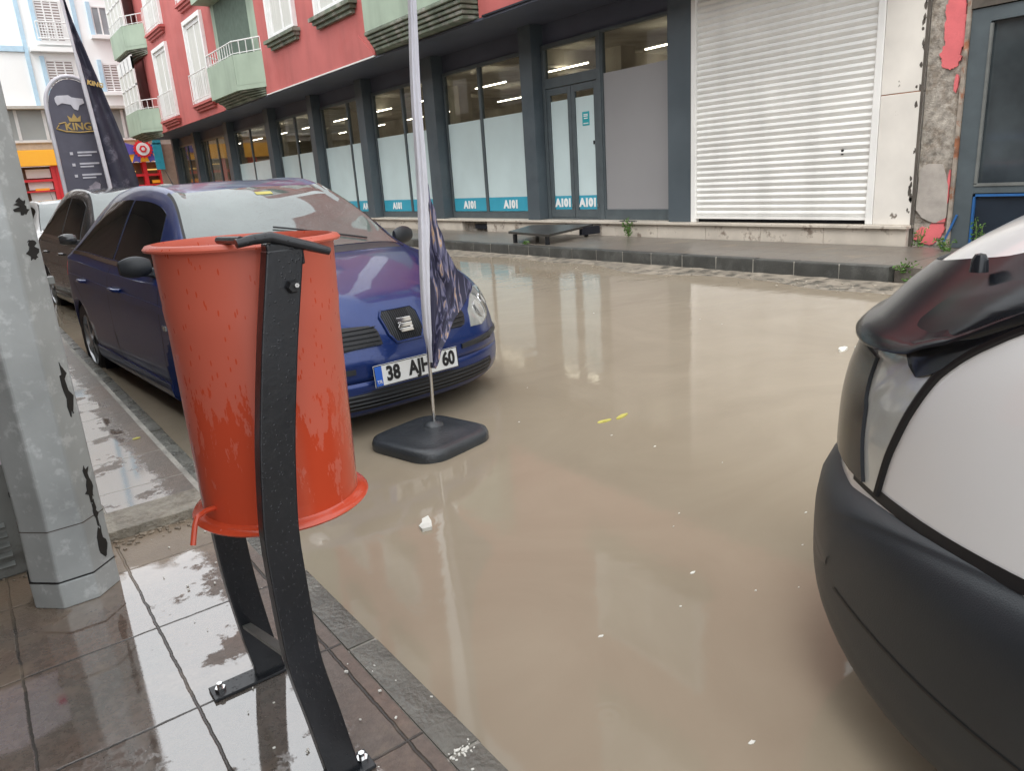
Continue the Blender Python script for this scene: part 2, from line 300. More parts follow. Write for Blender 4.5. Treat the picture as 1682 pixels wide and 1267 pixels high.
# ------------------------------------------------------------------ mesh helpers
class MB:
    def __init__(s): s.v = []; s.f = []
    def add(s, v, f):
        k = len(s.v); s.v += [tuple(p) for p in v]; s.f += [tuple(i + k for i in q) for q in f]; return s
    def box(s, x0, x1, y0, y1, z0, z1):
        v = [(x0, y0, z0), (x1, y0, z0), (x1, y1, z0), (x0, y1, z0), (x0, y0, z1), (x1, y0, z1), (x1, y1, z1), (x0, y1, z1)]
        return s.add(v, [(0, 3, 2, 1), (4, 5, 6, 7), (0, 1, 5, 4), (1, 2, 6, 5), (2, 3, 7, 6), (3, 0, 4, 7)])
    def obox(s, M, sx, sy, sz):
        v = [M @ Vector((a * sx / 2, b * sy / 2, c * sz / 2)) for c in (-1, 1) for a, b in ((-1, -1), (1, -1), (1, 1), (-1, 1))]
        return s.add(v, [(0, 3, 2, 1), (4, 5, 6, 7), (0, 1, 5, 4), (1, 2, 6, 5), (2, 3, 7, 6), (3, 0, 4, 7)])
    def bar(s, a, b, wx, wy, up=(0, 0, 1)):
        a, b = Vector(a), Vector(b); d = (b - a); ln = d.length; d.normalize(); u = Vector(up)
        if abs(d.dot(u)) > .98: u = Vector((1, 0, 0))
        x = d.cross(u).normalized(); y = x.cross(d).normalized()
        m = Matrix((x, y, d)).transposed().to_4x4(); m.translation = (a + b) / 2
        return s.obox(m, wx, wy, ln)
    def prism(s, poly, axis, a0, a1):
        """poly in the two other axes, extruded along axis"""
        def P(p, a): return {'x': (a, p[0], p[1]), 'y': (p[0], a, p[1]), 'z': (p[0], p[1], a)}[axis]
        n = len(poly); v = [P(p, a0) for p in poly] + [P(p, a1) for p in poly]
        f = [tuple(range(n))[::-1], tuple(range(n, 2 * n))] + [(i, (i + 1) % n, n + (i + 1) % n, n + i) for i in range(n)]
        return s.add(v, f)
    def tube(s, path, r, n=10, caps=True, flat=1.0):
        path = [Vector(p) for p in path]; rs = r if isinstance(r, (list, tuple)) else [r] * len(path)
        rings = []; up = None
        for i, p in enumerate(path):
            d = (path[min(i + 1, len(path) - 1)] - path[max(i - 1, 0)]).normalized()
            if up is None: up = Vector((0, 0, 1)) if abs(d.z) < .9 else Vector((0, 1, 0))
            x = d.cross(up).normalized(); y = x.cross(d).normalized(); up = y
            rings.append([p + x * rs[i] * math.cos(2 * PI * k / n) + y * rs[i] * flat * math.sin(2 * PI * k / n) for k in range(n)])
        return s.loft(rings, True, caps)
    def loft(s, rings, closed=True, caps=False):
        n = len(rings[0]); v = [p for r in rings for p in r]; f = []
        for i in range(len(rings) - 1):
            for k in range(n if closed else n - 1):
                f.append((i * n + k, i * n + (k + 1) % n, (i + 1) * n + (k + 1) % n, (i + 1) * n + k))
        if caps: f.append(tuple(range(n))[::-1]); f.append(tuple((len(rings) - 1) * n + k for k in range(n)))
        return s.add(v, f)
    def lathe(s, prof, M=None, n=40, closed_prof=False):
        M = M or Matrix()
        rings = [[M @ Vector((r * math.cos(2 * PI * k / n), r * math.sin(2 * PI * k / n), z)) for k in range(n)] for r, z in prof]
        if closed_prof: rings.append(rings[0])
        return s.loft(rings, True, False)
    def xf(s, M):
        s.v = [tuple(M @ Vector(p)) for p in s.v]; return s
    def build(s, name, m, parent=None, smooth=False, bevel=0, local=False, seg=2, autosmooth=None):
        me = bpy.data.meshes.new(name); vs = s.v
        if parent is not None and not local:
            r = parent
            while r.parent: r = r.parent
            inv = root_mat(r).inverted(); vs = [inv @ Vector(p) for p in s.v]
        me.from_pydata([tuple(p) for p in vs], [], s.f); me.update()
        o = bpy.data.objects.new(name, me); COL.objects.link(o)
        me.materials.append(MATS[m] if isinstance(m, str) else m)
        import bmesh
        bm = bmesh.new(); bm.from_mesh(me); bmesh.ops.recalc_face_normals(bm, faces=bm.faces[:])
        if bevel:
            es = [e for e in bm.edges if len(e.link_faces) == 2 and e.calc_face_angle(0) > .5]
            bmesh.ops.bevel(bm, geom=es, offset=bevel, segments=seg, affect='EDGES', profile=.5)
        if autosmooth or (smooth and autosmooth is None):
            a = autosmooth or .7
            for e in bm.edges:
                if len(e.link_faces) == 2 and e.calc_face_angle(0) > a: e.smooth = False
        bm.to_mesh(me); bm.free()
        if smooth or autosmooth:
            for p in me.polygons: p.use_smooth = True
        if parent is not None: o.parent = parent
        return o

def root_mat(o):
    return Matrix.LocRotScale(o.location, o.rotation_euler, o.scale)
def tag(o, label, cat, group=None, kind=None):
    if label: o['label'] = label
    if cat: o['category'] = cat
    if group: o['group'] = group
    if kind: o['kind'] = kind
    return o
def thing(name, loc, label, cat, group=None, rz=0):
    o = bpy.data.objects.new(name, None); COL.objects.link(o); o.location = loc; o.rotation_euler = (0, 0, rz)
    o.empty_display_size = .1
    return tag(o, label, cat, group)
def struct(name, mb, m, **k):
    o = mb.build(name, m, **k); o['kind'] = 'structure'; return o
def copy_tree(o, parent=None):
    c = o.copy(); COL.objects.link(c)
    if parent: c.parent = parent
    for ch in [q for q in list(COL.objects) if q.parent == o]: copy_tree(ch, c)
    return c
_dg = None
def text(s, size, M, m, parent, name='lettering', ext=.002, bold=0.0, xs=1.0, align='CENTER', smooth=False):
    cu = bpy.data.curves.new(name, 'FONT'); cu.body = s; cu.size = size; cu.extrude = ext; cu.align_x = align; cu.align_y = 'CENTER'; cu.offset = bold; cu.resolution_u = 3
    t = bpy.data.objects.new(name, cu); COL.objects.link(t); t.matrix_world = Matrix()
    dg = bpy.context.evaluated_depsgraph_get(); dg.update()
    me = bpy.data.meshes.new_from_object(t.evaluated_get(dg))
    bpy.data.objects.remove(t); bpy.data.curves.remove(cu)
    r = parent
    while r.parent: r = r.parent
    inv = root_mat(r).inverted()
    me.transform(inv @ M @ Matrix.Diagonal((xs, 1, 1, 1)))
    o = bpy.data.objects.new(name, me); COL.objects.link(o); me.materials.clear(); me.materials.append(MATS[m]); o.parent = parent
    return o
def basis(origin, xdir, ydir):
    x = Vector(xdir).normalized(); y = Vector(ydir).normalized(); z = x.cross(y).normalized(); y = z.cross(x)
    m = Matrix((x, y, z)).transposed().to_4x4(); m.translation = Vector(origin); return m
def curve(pts):
    """monotone cubic through (x, y) points"""
    xs = [p[0] for p in pts]; ys = [p[1] for p in pts]; n = len(xs)
    d = [(ys[i + 1] - ys[i]) / (xs[i + 1] - xs[i]) for i in range(n - 1)]
    m = [d[0]] + [0 if d[i - 1] * d[i] <= 0 else 2 * d[i - 1] * d[i] / (d[i - 1] + d[i]) for i in range(1, n - 1)] + [d[-1]]
    def f(x):
        if x <= xs[0]: return ys[0]
        if x >= xs[-1]: return ys[-1]
        i = 0
        while x > xs[i + 1]: i += 1
        h = xs[i + 1] - xs[i]; t = (x - xs[i]) / h
        return (2 * t ** 3 - 3 * t * t + 1) * ys[i] + (t ** 3 - 2 * t * t + t) * h * m[i] + (-2 * t ** 3 + 3 * t * t) * ys[i + 1] + (t ** 3 - t * t) * h * m[i + 1]
    return f
def smooth01(t): t = max(0, min(1, t)); return t * t * (3 - 2 * t)
def catmull(P, t):
    n = len(P); i = max(0, min(n - 2, int(t))); u = t - i
    p0 = P[max(i - 1, 0)]; p1 = P[i]; p2 = P[i + 1]; p3 = P[min(i + 2, n - 1)]
    return tuple(.5 * ((2 * b) + (-a + c) * u + (2 * a - 5 * b + 4 * c - d) * u * u + (-a + 3 * b - 3 * c + d) * u ** 3) for a, b, c, d in zip(p0, p1, p2, p3))

# ================================================================== SETTING
Z_ROAD, Z_WATER, Z_FAR = -.16, -.06, .11
XK = .69                    # outer edge of the near kerb
struct('ground', MB().add([(-300, -300, -.2), (300, -300, -.2), (300, 300, -.2), (-300, 300, -.2)], [(0, 1, 2, 3)]), 'soil')
struct('road', MB().box(XK, 6.95, -40, 60, -.19, Z_ROAD), 'asphalt')
struct('flood_water', MB().add([(XK - .002, -40, Z_WATER), (6.99, -40, Z_WATER), (6.99, 60, Z_WATER), (XK - .002, 60, Z_WATER)], [(0, 1, 2, 3)]), 'flood_water')
# shallow gutter rubble on the far side, just out of the water
g = MB(); rnd = random.Random(3); ys = [-20 + i * .12 for i in range(420)]
ring = []
for y in ys:
    wv = .28 + .13 * math.sin(y * 1.3) + .09 * math.sin(y * 3.1 + 1) + (.35 if y < 4.4 else 0) * smooth01((4.6 - y) / 1.0)
    ring.append([(6.952, y, Z_WATER + .028 + rnd.uniform(-.004, .006)), (6.95 - wv * .5, y, Z_WATER + .012 + rnd.uniform(-.004, .005)), (6.95 - wv, y, Z_WATER + .002), (6.95 - wv - .1, y, Z_WATER - .02)])
g.loft(ring, False); struct('gutter', g, mat('gutter_silt', (.3, .26, .21), .35, noise=.3, nscale=9, bump=.7, bscale=60, col2=(.12, .11, .09), n2scale=8, n2lo=.5, n2hi=.6))
# near pavement: lower slab, raised slab further along
struct('pavement', MB().add([(-3, -8, 0), (.602, -8, 0), (.602, 2.87, 0), (-3, 2.87, 0)], [(0, 1, 2, 3)]), 'near_paving')
pv = MB(); pv.box(-1.3, .575, 2.872, 60, -.1, .035)
struct('pavement', pv, 'upper_paving')
mb_ = MB(); mb_.box(-.4, .574, 2.866, 3.07, -.05, .0385)
struct('step_edge', mb_, mat('rough_concrete', (.33, .30, .245), .5, noise=.25, nscale=14, bump=1.0, bscale=70, col2=(.2, .17, .13), n2scale=12, n2lo=.5, n2hi=.65), bevel=.004)
# rough broken strip in front of the step
ru = MB(); rnd = random.Random(5)
for i in range(170):
    x = rnd.uniform(-.35, .55); y = 2.862 - abs(rnd.gauss(0, .05)); s = rnd.uniform(.003, .012)
    m_ = Matrix.Translation((x, y, s * .3)) @ Matrix.Rotation(rnd.uniform(0, 3), 4, 'Z') @ Matrix.Rotation(rnd.uniform(-.5, .5), 4, 'X')
    ru.obox(m_, s * rnd.uniform(.8, 2), s, s * .7)
o = ru.build('rubble', mat('rubble', (.3, .25, .19), .7, noise=.3), bevel=.002, seg=1); tag(o, 'crumbled mortar and grit scattered along the foot of the pavement step', 'rubble', kind='stuff')
# kerbs with joints
def kerb(x0, x1, zt, y_first, step, y_end, m, zb, round_=.012, mort=True, outer=1):
    k = MB(); mo = MB(); rnd = random.Random(int(x0 * 10)); y = y_first
    while y < y_end:
        dz = rnd.uniform(-.003, .003); dx = rnd.uniform(-.003, .003)
        a, b = y + .006, y + step - .006; h = zt + dz; c = round_
        if outer > 0: prof = [(x0, zb), (x1 + dx, zb), (x1 + dx, h - c * 1.2), (x1 + dx - c * .4, h - c * .35), (x1 + dx - c * 1.2, h), (x0, h)]
        else: prof = [(x1, zb), (x1, h), (x0 + dx + c * 1.2, h), (x0 + dx + c * .4, h - c * .35), (x0 + dx, h - c * 1.2), (x0 + dx, zb)]
        k.prism(prof, 'y', a, b)
        if mort: mo.box(x0 + .004, x1 - .006, b - .004, b + .016, zb, h - .004)
        y += step
    struct('kerb', k, m, autosmooth=.5)
    if mort: struct('kerb_mortar', mo, 'mortar')
kerb(.604, XK, .002, -4.0 + .162, .5, 2.3, 'kerb_stone', -.2)
kerb(.60, XK - .01, .004, 2.662, .5, 40, 'kerb_stone', -.2)
mo = MB(); mo.box(.5755, .5995, 2.87, 40, -.05, .033); struct('kerb_mortar', mo, 'mortar')
mo = MB(); mo.box(.598, .606, -6, 2.87, -.05, -.0015); struct('kerb_mortar', mo, 'mortar')
kerb(6.95, 7.08, Z_FAR + .003, 3.45, .5, 40, 'kerb_dark', -.2, round_=.014, outer=-1)
fp = MB(); fp.box(7.082, 8.5, 3.45, 40, -.1, Z_FAR)
fp.prism([(3.449, -.1), (3.449, Z_FAR - .002), (2.3, Z_FAR - .05), (-12, Z_FAR - .05), (-12, -.1)], 'x', 7.05, 8.6)
struct('pavement', fp, 'far_paving')
struct('road', MB().box(-12, 14, 40.5, 60, -.19, -.09), 'asphalt')

# ================================================================== APARTMENT BUILDING WITH SHOPS
XF, XG, XU = 8.6, 8.85, 7.6
B = thing('apartment_building', (XF, 20, Z_FAR), 'long red and green apartment block with a dark shop front across the flooded street', 'building')
y0b, y1b = 4.08, 36.25
pill = [(7.197, 7.617), (10.67, 11.01), (13.95, 14.38), (17.22, 17.59), (20.35, 20.66), (23.8, 24.2), (28.07, 28.5), (32.5, 32.85), (36.0, 36.25)]
for a, b in pill:
    MB().box(XF, XG + .1, a, b, .34, 3.599).build('pillar', 'dark_cladding', B)
MB().box(XG + .02, XG + .12, 7.0, y1b, 3.26, 3.599).build('fascia', 'dark_soffit', B)
MB().box(XU + .004, XG + .3, y0b, 36.4, 3.60, 3.636).build('soffit', 'dark_soffit', B)
# lamp strip and conduit under the soffit
# plinth with ledge and broken facing
pl = MB(); rnd = random.Random(2); y = y0b
while y < y1b - .5:
    L_ = .9 if y > 4.2 else 1.0
    if 12.0 < y + L_ / 2 < 12.9: y += L_; continue
    MB().box(XF - .06, XF + .2, y + .003, min(y + L_, y1b) - .003, Z_FAR - .05, .297 + rnd.uniform(-.002, .002)).build('plinth_slab', 'sill_marble', B); y += L_
MB().box(XF - .1, XG + .05, y0b - .02, y1b, .30, .335).build('ledge', 'sill_marble', B, bevel=.004)
MB().box(XF + .02, XF + .2, 11.9, 13.2, Z_FAR - .05, .296).build('plinth_core', 'raw_concrete', B)
MB().box(XF - .03, XF + .03, 12.2, 12.75, .15, .24).build('drain_hole', 'black_gap', B)
# --- shop windows
film_top = 2.2
def lettering_A101(yc, parent, zc=.60, size=.20, x=XG - .014):
    text('A101', size, basis((x, yc, zc), (0, -1, 0), (0, 0, 1)), 'white_text', parent, bold=.012, xs=1.08)
def shop_window(y0, y1, mulls, ftop, films=True, bands=True):
    fr = MB(); t = .05
    fr.box(XG - .03, XG + .05, y0, y1, .337, .46); fr.box(XG - .03, XG + .05, y0, y1, 3.2, 3.262)
    fr.box(XG - .03, XG + .05, y0, y0 + t, .46, 3.2); fr.box(XG - .03, XG + .05, y1 - t, y1, .46, 3.2)
    edges = [y0 + t] + sorted(mulls) + [y1 - t]
    for mu in mulls: fr.box(XG - .03, XG + .05, mu - .04, mu + .04, .46, 3.2)
    F = fr.build('window_frame', 'frame_dark', B, bevel=.004, seg=1)
    for i in range(len(edges) - 1):
        a = edges[i] + (.04 if i > 0 else 0); b = edges[i + 1] - (.04 if i < len(edges) - 2 else 0)
        MB().box(XG + .0, XG + .008, a, b, .46, 3.2).build('pane', 'shop_glass', F)
        if films:
            MB().box(XG - .006, XG - .002, a + .012, b - .012, .745, ftop).build('frosted_film', 'film', F)
            if bands:
                bd = MB().box(XG - .008, XG - .002, a + .012, b - .012, .475, .744).build('blue_band', 'band_blue', F)
                lettering_A101((a + b) / 2, bd)
            else: MB().box(XG - .006, XG - .002, a + .012, b - .012, .475, .744).build('frosted_film', 'film', F)
    return F
shop_window(11.03, 13.93, [12.62], 2.25)
shop_window(14.40, 17.20, [15.62 + .1], 2.22)
shop_window(17.61, 20.33, [18.62], 2.18)
shop_window(20.68, 23.78, [22.6 - .3], 2.15)
shop_window(24.22, 28.05, [26.4], 2.13)
shop_window(28.52, 32.48, [30.3, 31.6], 1.0)
shop_window(32.87, 35.98, [34.6], 1.0)
# curtains hanging in the seventh bay
cu = MB(); rr = []
for k in range(60):
    y = 30.4 + k * .034; rr.append([(XG + .25 + .05 * math.sin(k * 1.3), y, .5), (XG + .25 + .05 * math.sin(k * 1.3), y, 3.2)])
cu.loft(rr, False); cu.build('curtain', 'curtain', B, smooth=True)
# --- double door unit and grey panel
D = MB()
y0, y1 = 9.2, 10.66
D.box(XG - .05, XG + .05, y0, y0 + .09, .337, 3.26); D.box(XG - .05, XG + .05, y1 - .07, y1, .337, 3.26)
D.box(XG - .05, XG + .05, y0 + .09, y1 - .07, 3.19, 3.26); D.box(XG - .05, XG + .05, y0 + .09, y1 - .07, 2.55, 2.71); D.box(XG - .06, XG + .05, y0 + .09, y1 - .07, .337, .36)
DF = D.build('door_frame', 'frame_dark', B, bevel=.004, seg=1)
MB().box(XG, XG + .008, y0 + .09, y1 - .07, 2.71, 3.19).build('pane', 'shop_glass', DF)
for (a, b) in ((9.30, 9.935), (9.945, 10.58)):
    d = MB(); t = .085; x0, x1 = XG - .035, XG + .02
    d.box(x0, x1, a, a + t, .365, 2.54); d.box(x0, x1, b - t, b, .365, 2.54); d.box(x0, x1, a + t, b - t, 2.43, 2.54); d.box(x0, x1, a + t, b - t, .365, .50)
    dd = d.build('door', 'frame_dark', B, bevel=.004, seg=1)
    MB().box(XG - .004, XG + .004, a + t, b - t, .5, 2.43).build('pane', 'shop_glass', dd)
    MB().box(XG - .012, XG - .006, a + t + .006, b - t - .006, .74, 2.33).build('frosted_film', 'film', dd)
    MB().box(XG - .014, XG - .006, a + t + .006, b - t - .006, .505, .739).build('blue_band', 'band_blue', dd)
    lettering_A101((a + b) / 2, dd, .615, .185, XG - .018)
    MB().tube([(x0 - .02, a + .04, .55), (x0 - .02, a + .04, .6)], .012, 8).build('hinge', 'grey_metal', dd)
    if a < 9.4:
        st = MB().box(XG - .016, XG - .013, 9.52, 9.69, 1.87, 2.09).build('notice', 'teal_text', dd)
        w_ = MB()
        for q, (zz, wd) in enumerate(((2.045, .05), (2.02, .05), (1.985, .045), (1.905, .06))): w_.box(XG - .0185, XG - .0165, 9.605 - wd, 9.605 + wd, zz - .008, zz + .008)
        w_.build('notice_lines', 'white_text', st)
        MB().tube([(XG - .03, 9.41, 1.56), (XG - .03, 9.41, 1.62)], .014, 8).build('lock', 'ink', dd)
PF = MB(); y0, y1 = 7.62, 9.2
PF.box(XG - .03, XG + .05, y0, y1, .337, .5); PF.box(XG - .03, XG + .05, y0, y1, 3.22, 3.262); PF.box(XG - .03, XG + .05, y0, y0 + .03, .5, 3.22); PF.box(XG - .03, XG + .05, y1 - .03, y1, .5, 3.22)
pf = PF.build('window_frame', 'frame_dark', B)
MB().box(XG, XG + .008, y0 + .03, y1 - .03, .5, 3.22).build('pane', 'shop_glass', pf)
MB().box(XG - .008, XG - .003, y0 + .035, y1 - .035, .502, 2.62).build('grey_film', 'film_grey', pf)
# interior of the shop
I = MB(); I.box(15, 15.1, 7.2, 36.3, .3, 3.6); I.box(XG + .1, 15, 7.2, 7.3, .3, 3.6); I.box(XG + .1, 15, 36.2, 36.3, .3, 3.6)
I.box(XG + .1, 15, 7.3, 36.2, .25, .33); I.box(XG + .125, 15, 7.3, 36.2, 3.5, 3.6)
for yy in (11.4, 17.4, 24, 30): I.box(11.5, 11.9, yy, yy + .5, .33, 3.5)
I.box(XG + .13, 15, 12.1, 12.4, 3.2, 3.5); I.box(XG + .13, 15, 20.1, 20.4, 3.2, 3.5)
I.build('interior', 'interior', B)
for i in range(10):
    for j in range(2):
        y = 8.7 + i * 2.7; x = 10.6 + j * 2.6
        MB().tube([(x, y, 3.15), (x, y + 1.2, 3.15)], .015, 8).build('tube_lamp', 'tube_light', B)
def fanblob(pts, xa, xb):
    n = len(pts); c = (sum(p[0] for p in pts) / n, sum(p[1] for p in pts) / n)
    v = [(xa, *p) for p in pts] + [(xb, *p) for p in pts] + [(xa, *c)]
    return MB().add(v, [(k, (k + 1) % n, 2 * n) for k in range(n)] + [(k, (k + 1) % n, n + (k + 1) % n, n + k) for k in range(n)])
# --- roller shutter
ST = MB(); z = .42; sh = .078
prof = []
while z < 3.9:
    prof += [(7.13 * 0 + XF + .05, z), (XF + .035, z + .012), (XF + .022, z + .04), (XF + .03, z + .064), (XF + .05, z + .074)]; z += sh
ring = [[(x, 4.6, z) for x, z in prof], [(x, 7.11, z) for x, z in prof]]
ST.loft(ring, False); ST.box(XF + .055, XF + .07, 4.6, 7.11, .42, 3.95)
sh_o = ST.build('rolling_shutter', 'shutter_white', B)
MB().box(XF + .012, XF + .06, 4.6, 7.11, .385, .4195).build('bottom_rail', 'shutter_white', sh_o)
MB().box(XF + .026, XF + .04, 4.93, 4.96, 1.14, 1.2).build('lock', 'ink', sh_o)
MB().box(XF + .1, XF + .6, 4.5, 7.15, .336, .7).build('shutter_gap', 'black_gap', B)
for a, b in ((7.112, 7.19), (4.515, 4.598)): MB().box(XF - .01, XF + .08, a, b, .337, 3.9).build('guide_rail', 'shutter_white', B, bevel=.006)
for a, b in ((.337, 1.742), (1.752, 3.9)): MB().box(XF - .002, XF + .3, y0b, 4.51, a, b).build('marble_panel', 'marble', B, bevel=.004)
MB().box(XF + .002, XF + .01, y0b, 4.51, 1.742, 1.752).build('joint', 'rust', B)
MB().box(XF - .006, XF + .0, y0b - .03, y0b - .002, .1, 3.9).build('edge_strip', 'grime', B)
# chipped edge of the marble panel
rnd = random.Random(4)
for i in range(34):
    zc = rnd.uniform(.45, 3.3); yc = y0b + abs(rnd.gauss(0, .022)); n = 7; r = rnd.uniform(.008, .034)
    pts = [(yc + r * .8 * rnd.uniform(.5, 1.2) * math.cos(2 * PI * k / n), zc + 1.6 * r * rnd.uniform(.5, 1.2) * math.sin(2 * PI * k / n)) for k in range(n)]
    fanblob([(max(p[0], y0b + .001), p[1]) for p in pts], XF - .0045, XF).build('chipped_spot', 'grime', B)
# --- upper storeys: wall
W = MB()
Y_RG0, Y_RG1 = 10.7, 14.5    # big green balcony
W.box(XU, XU + .3, 14.42, 34.2, 3.64, 13); W.box(XU, XU + .3, 4.08, 10.72, 3.64, 13)
W.box(XU + .9, XU + 1.2, 10.72, 14.42, 3.72, 13)
W.box(XU, 15, 34.0, 36.2, 3.74, 13)
W.build('wall', 'red_wall', B)
MB().box(XU - .03, XU + .02, 14.42, 20.75, 3.625, 3.65).build('drip_edge', 'white_paint', B)
MB().box(XU - .03, XU + .02, 24.6, 33.2, 3.625, 3.65).build('drip_edge', 'red_wall', B)
MB().box(XU - .03, XU + .02, 4.08, 10.6, 3.635, 3.66).build('drip_edge', 'black_gap', B)
# sloping red apron beside the big balcony
MB().prism([(14.42, 3.66), (15.05, 4.12), (15.05, 3.66)], 'x', XU - .02, XU - .001).build('apron', 'red_wall', B)
def french(y0, y1, zb, zt, rail=True, ledge=True, leaves=2, surround=None):
    f = MB(); x = XU
    f.box(x - .03, x + .06, y0, y0 + .09, zb, zt); f.box(x - .03, x + .06, y1 - .09, y1, zb, zt); f.box(x - .03, x + .06, y0 + .09, y1 - .09, zt - .12, zt); f.box(x - .03, x + .06, y0 + .09, y1 - .09, zb, zb + .1)
    for k in range(1, leaves):
        yy = y0 + (y1 - y0) * k / leaves; f.box(x - .02, x + .05, yy - .04, yy + .04, zb + .1, zt - .12)
    F = f.build('window_frame', 'white_paint', B, bevel=.006, seg=1)
    MB().box(x - .004, x + .0, y0 + .09, y1 - .09, zb + .1, zt - .12).build('pane', 'curtain', F)
    s = MB()
    s.box(x - .10, x - .001, y0 - .12, y0 - .001, zb, zt + .12); s.box(x - .10, x - .001, y1 + .001, y1 + .12, zb, zt + .12); s.box(x - .10, x - .001, y0, y1, zt + .001, zt + .12)
    s.build('surround', surround or 'white_paint', F)
    if rail:
        r = MB(); xr = x - .16
        r.tube([(xr, y0 - .1, zb + .86), (xr, y1 + .1, zb + .86)], .02, 6); r.tube([(xr, y0 - .1, zb + .08), (xr, y1 + .1, zb + .08)], .015, 6)
        n = int((y1 - y0 + .2) / .17)
        for k in range(n + 1):
            yy = y0 - .1 + (y1 - y0 + .2) * k / n; r.tube([(xr, yy, zb - .06), (xr, yy, zb + .86)], .011, 5)
        r.build('railing', 'white_paint', F)
    if ledge:
        l = MB()
        for k in range(3): l.box(x - .2 + .06 * k, x - .001, y0 - .25 + .07 * k, y1 + .25 - .07 * k, zb - .12 - .08 * k, zb - .045 - .08 * k)
        l.build('ledge', 'red_wall' if rail else 'moulding', F)
for zo in (0, 3.05, 6.1):
    french(30.1, 31.95, 4.02 + zo, 6.38 + zo)
    french(25.5, 27.3, 4.12 + zo, 6.5 + zo)
    french(18.25, 19.75, 4.86 + zo, 6.3 + zo, rail=False)
    french(15.2, 16.8, 4.84 + zo, 6.3 + zo, rail=False)
    french(6.2, 8.2, 4.86 + zo, 6.3 + zo, rail=False)
def balcony(y0, y1, zb, zt, depth, chamf0, chamf1, rail=True, loggia=True, mould=True):
    x = XU - depth
    pol = [(XU - .001, y0), (x + .001, y0 + chamf0), (x, y1 - chamf1), (XU - .001, y1)]
    b = MB(); b.prism(pol, 'z', zb, zb + .12)
    for (p, q) in ((pol[0], pol[1]), (pol[1], pol[2]), (pol[2], pol[3])):
        b.bar((p[0] + .04, p[1], (zb + .12 + zt) / 2), (q[0] + .04, q[1], (zb + .12 + zt) / 2), .08, zt - zb - .12)
    bo = b.build('balcony', 'green_wall', B)
    if mould:
        m_ = MB()
        for k in range(4):
            d = .1 * (k + 1) * depth / .6; z1 = zb - .002 - .055 * k
            m_.prism([(XU - .002, y0 + .05), (min(x + d, XU - .01), y0 + chamf0 + .06 * k), (min(x + d, XU - .01), y1 - chamf1 - .06 * k), (XU - .002, y1 - .05)], 'z', z1 - .05, z1)
        m_.build('moulding', 'moulding', bo, bevel=.01, seg=1)
    if loggia:
        MB().box(XU - .002, XU - .0005, y0 + .1, y1 - .1, zt - .3, zt + 2.0).build('recess', 'green_wall', bo)
    if rail:
        r = MB(); P = [(pol[0][0], pol[0][1]), (pol[1][0] + .03, pol[1][1]), (pol[2][0] + .03, pol[2][1]), (pol[3][0], pol[3][1])]
        for h in (.34, .04): r.tube([(p[0], p[1], zt + h) for p in P], .018 if h > .1 else .012, 6)
        for (p, q) in zip(P[:-1], P[1:]):
            ln = math.dist(p, q); n = max(2, int(ln / .22))
            for k in range(n + 1): r.tube([(p[0] + (q[0] - p[0]) * k / n, p[1] + (q[1] - p[1]) * k / n, zt - .02 + 0) , (p[0] + (q[0] - p[0]) * k / n, p[1] + (q[1] - p[1]) * k / n, zt + .34)], .012, 5)
        r.build('railing', 'white_paint', bo)
    return bo
for zo in (0, 3.05, 6.1):
    balcony(20.75, 24.6, 3.85 + zo, 4.74 + zo, .5, .9, .5)
    bo = balcony(30.9 + 2.0, 36.6, 3.72 + zo, 4.58 + zo, .6, .9, .3, loggia=False)
    # glazed corner above the parapet
    f = MB(); xw = XU - .5
    for k in range(5): yy = 33.6 + k * .7; f.box(xw - .02, xw + .04, yy, yy + .09, 4.58 + zo, 6.55 + zo)
    f.box(xw - .02, xw + .04, 33.6, 36.4, 6.1 + zo, 6.6 + zo); f.box(xw - .02, xw + .04, 33.6, 36.4, 5.5 + zo, 5.56 + zo)
    fo = f.build('balcony_glazing', 'white_paint', bo); MB().box(xw + .005, xw + .01, 33.69, 36.4, 4.6 + zo, 6.1 + zo).build('pane', 'curtain', bo)
# big green balcony, nearer the camera, with heavy weathered moulding
bb = MB(); bb.prism([(XU + .9, 10.75), (XU - .28, 10.75), (XU - .34, 11.0), (XU - .34, 14.1), (XU - .0, 14.6), (XU + .9, 14.4)], 'z', 4.0, 5.4)
bbo = bb.build('balcony', 'green_wall', B)
mo = MB()
for k in range(5):
    d = .035 * k; mo.prism([(XU + .9, 10.72), (XU - .36 + d, 10.72 + d), (XU - .36 + d, 14.1 - d), (XU + .02, 14.55 - d), (XU + .9, 14.4)], 'z', 3.93 - .07 * k, 3.99 - .07 * k)
mo.build('moulding', 'moulding', bbo, bevel=.01, seg=1)
# dark recess of the first-floor loggia
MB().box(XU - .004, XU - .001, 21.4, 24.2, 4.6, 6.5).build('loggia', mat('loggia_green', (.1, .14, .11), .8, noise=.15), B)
MB().box(XU - .5, XU, 20.75, 24.6, 6.55, 6.8).build('canopy_slab', 'green_wall', B)

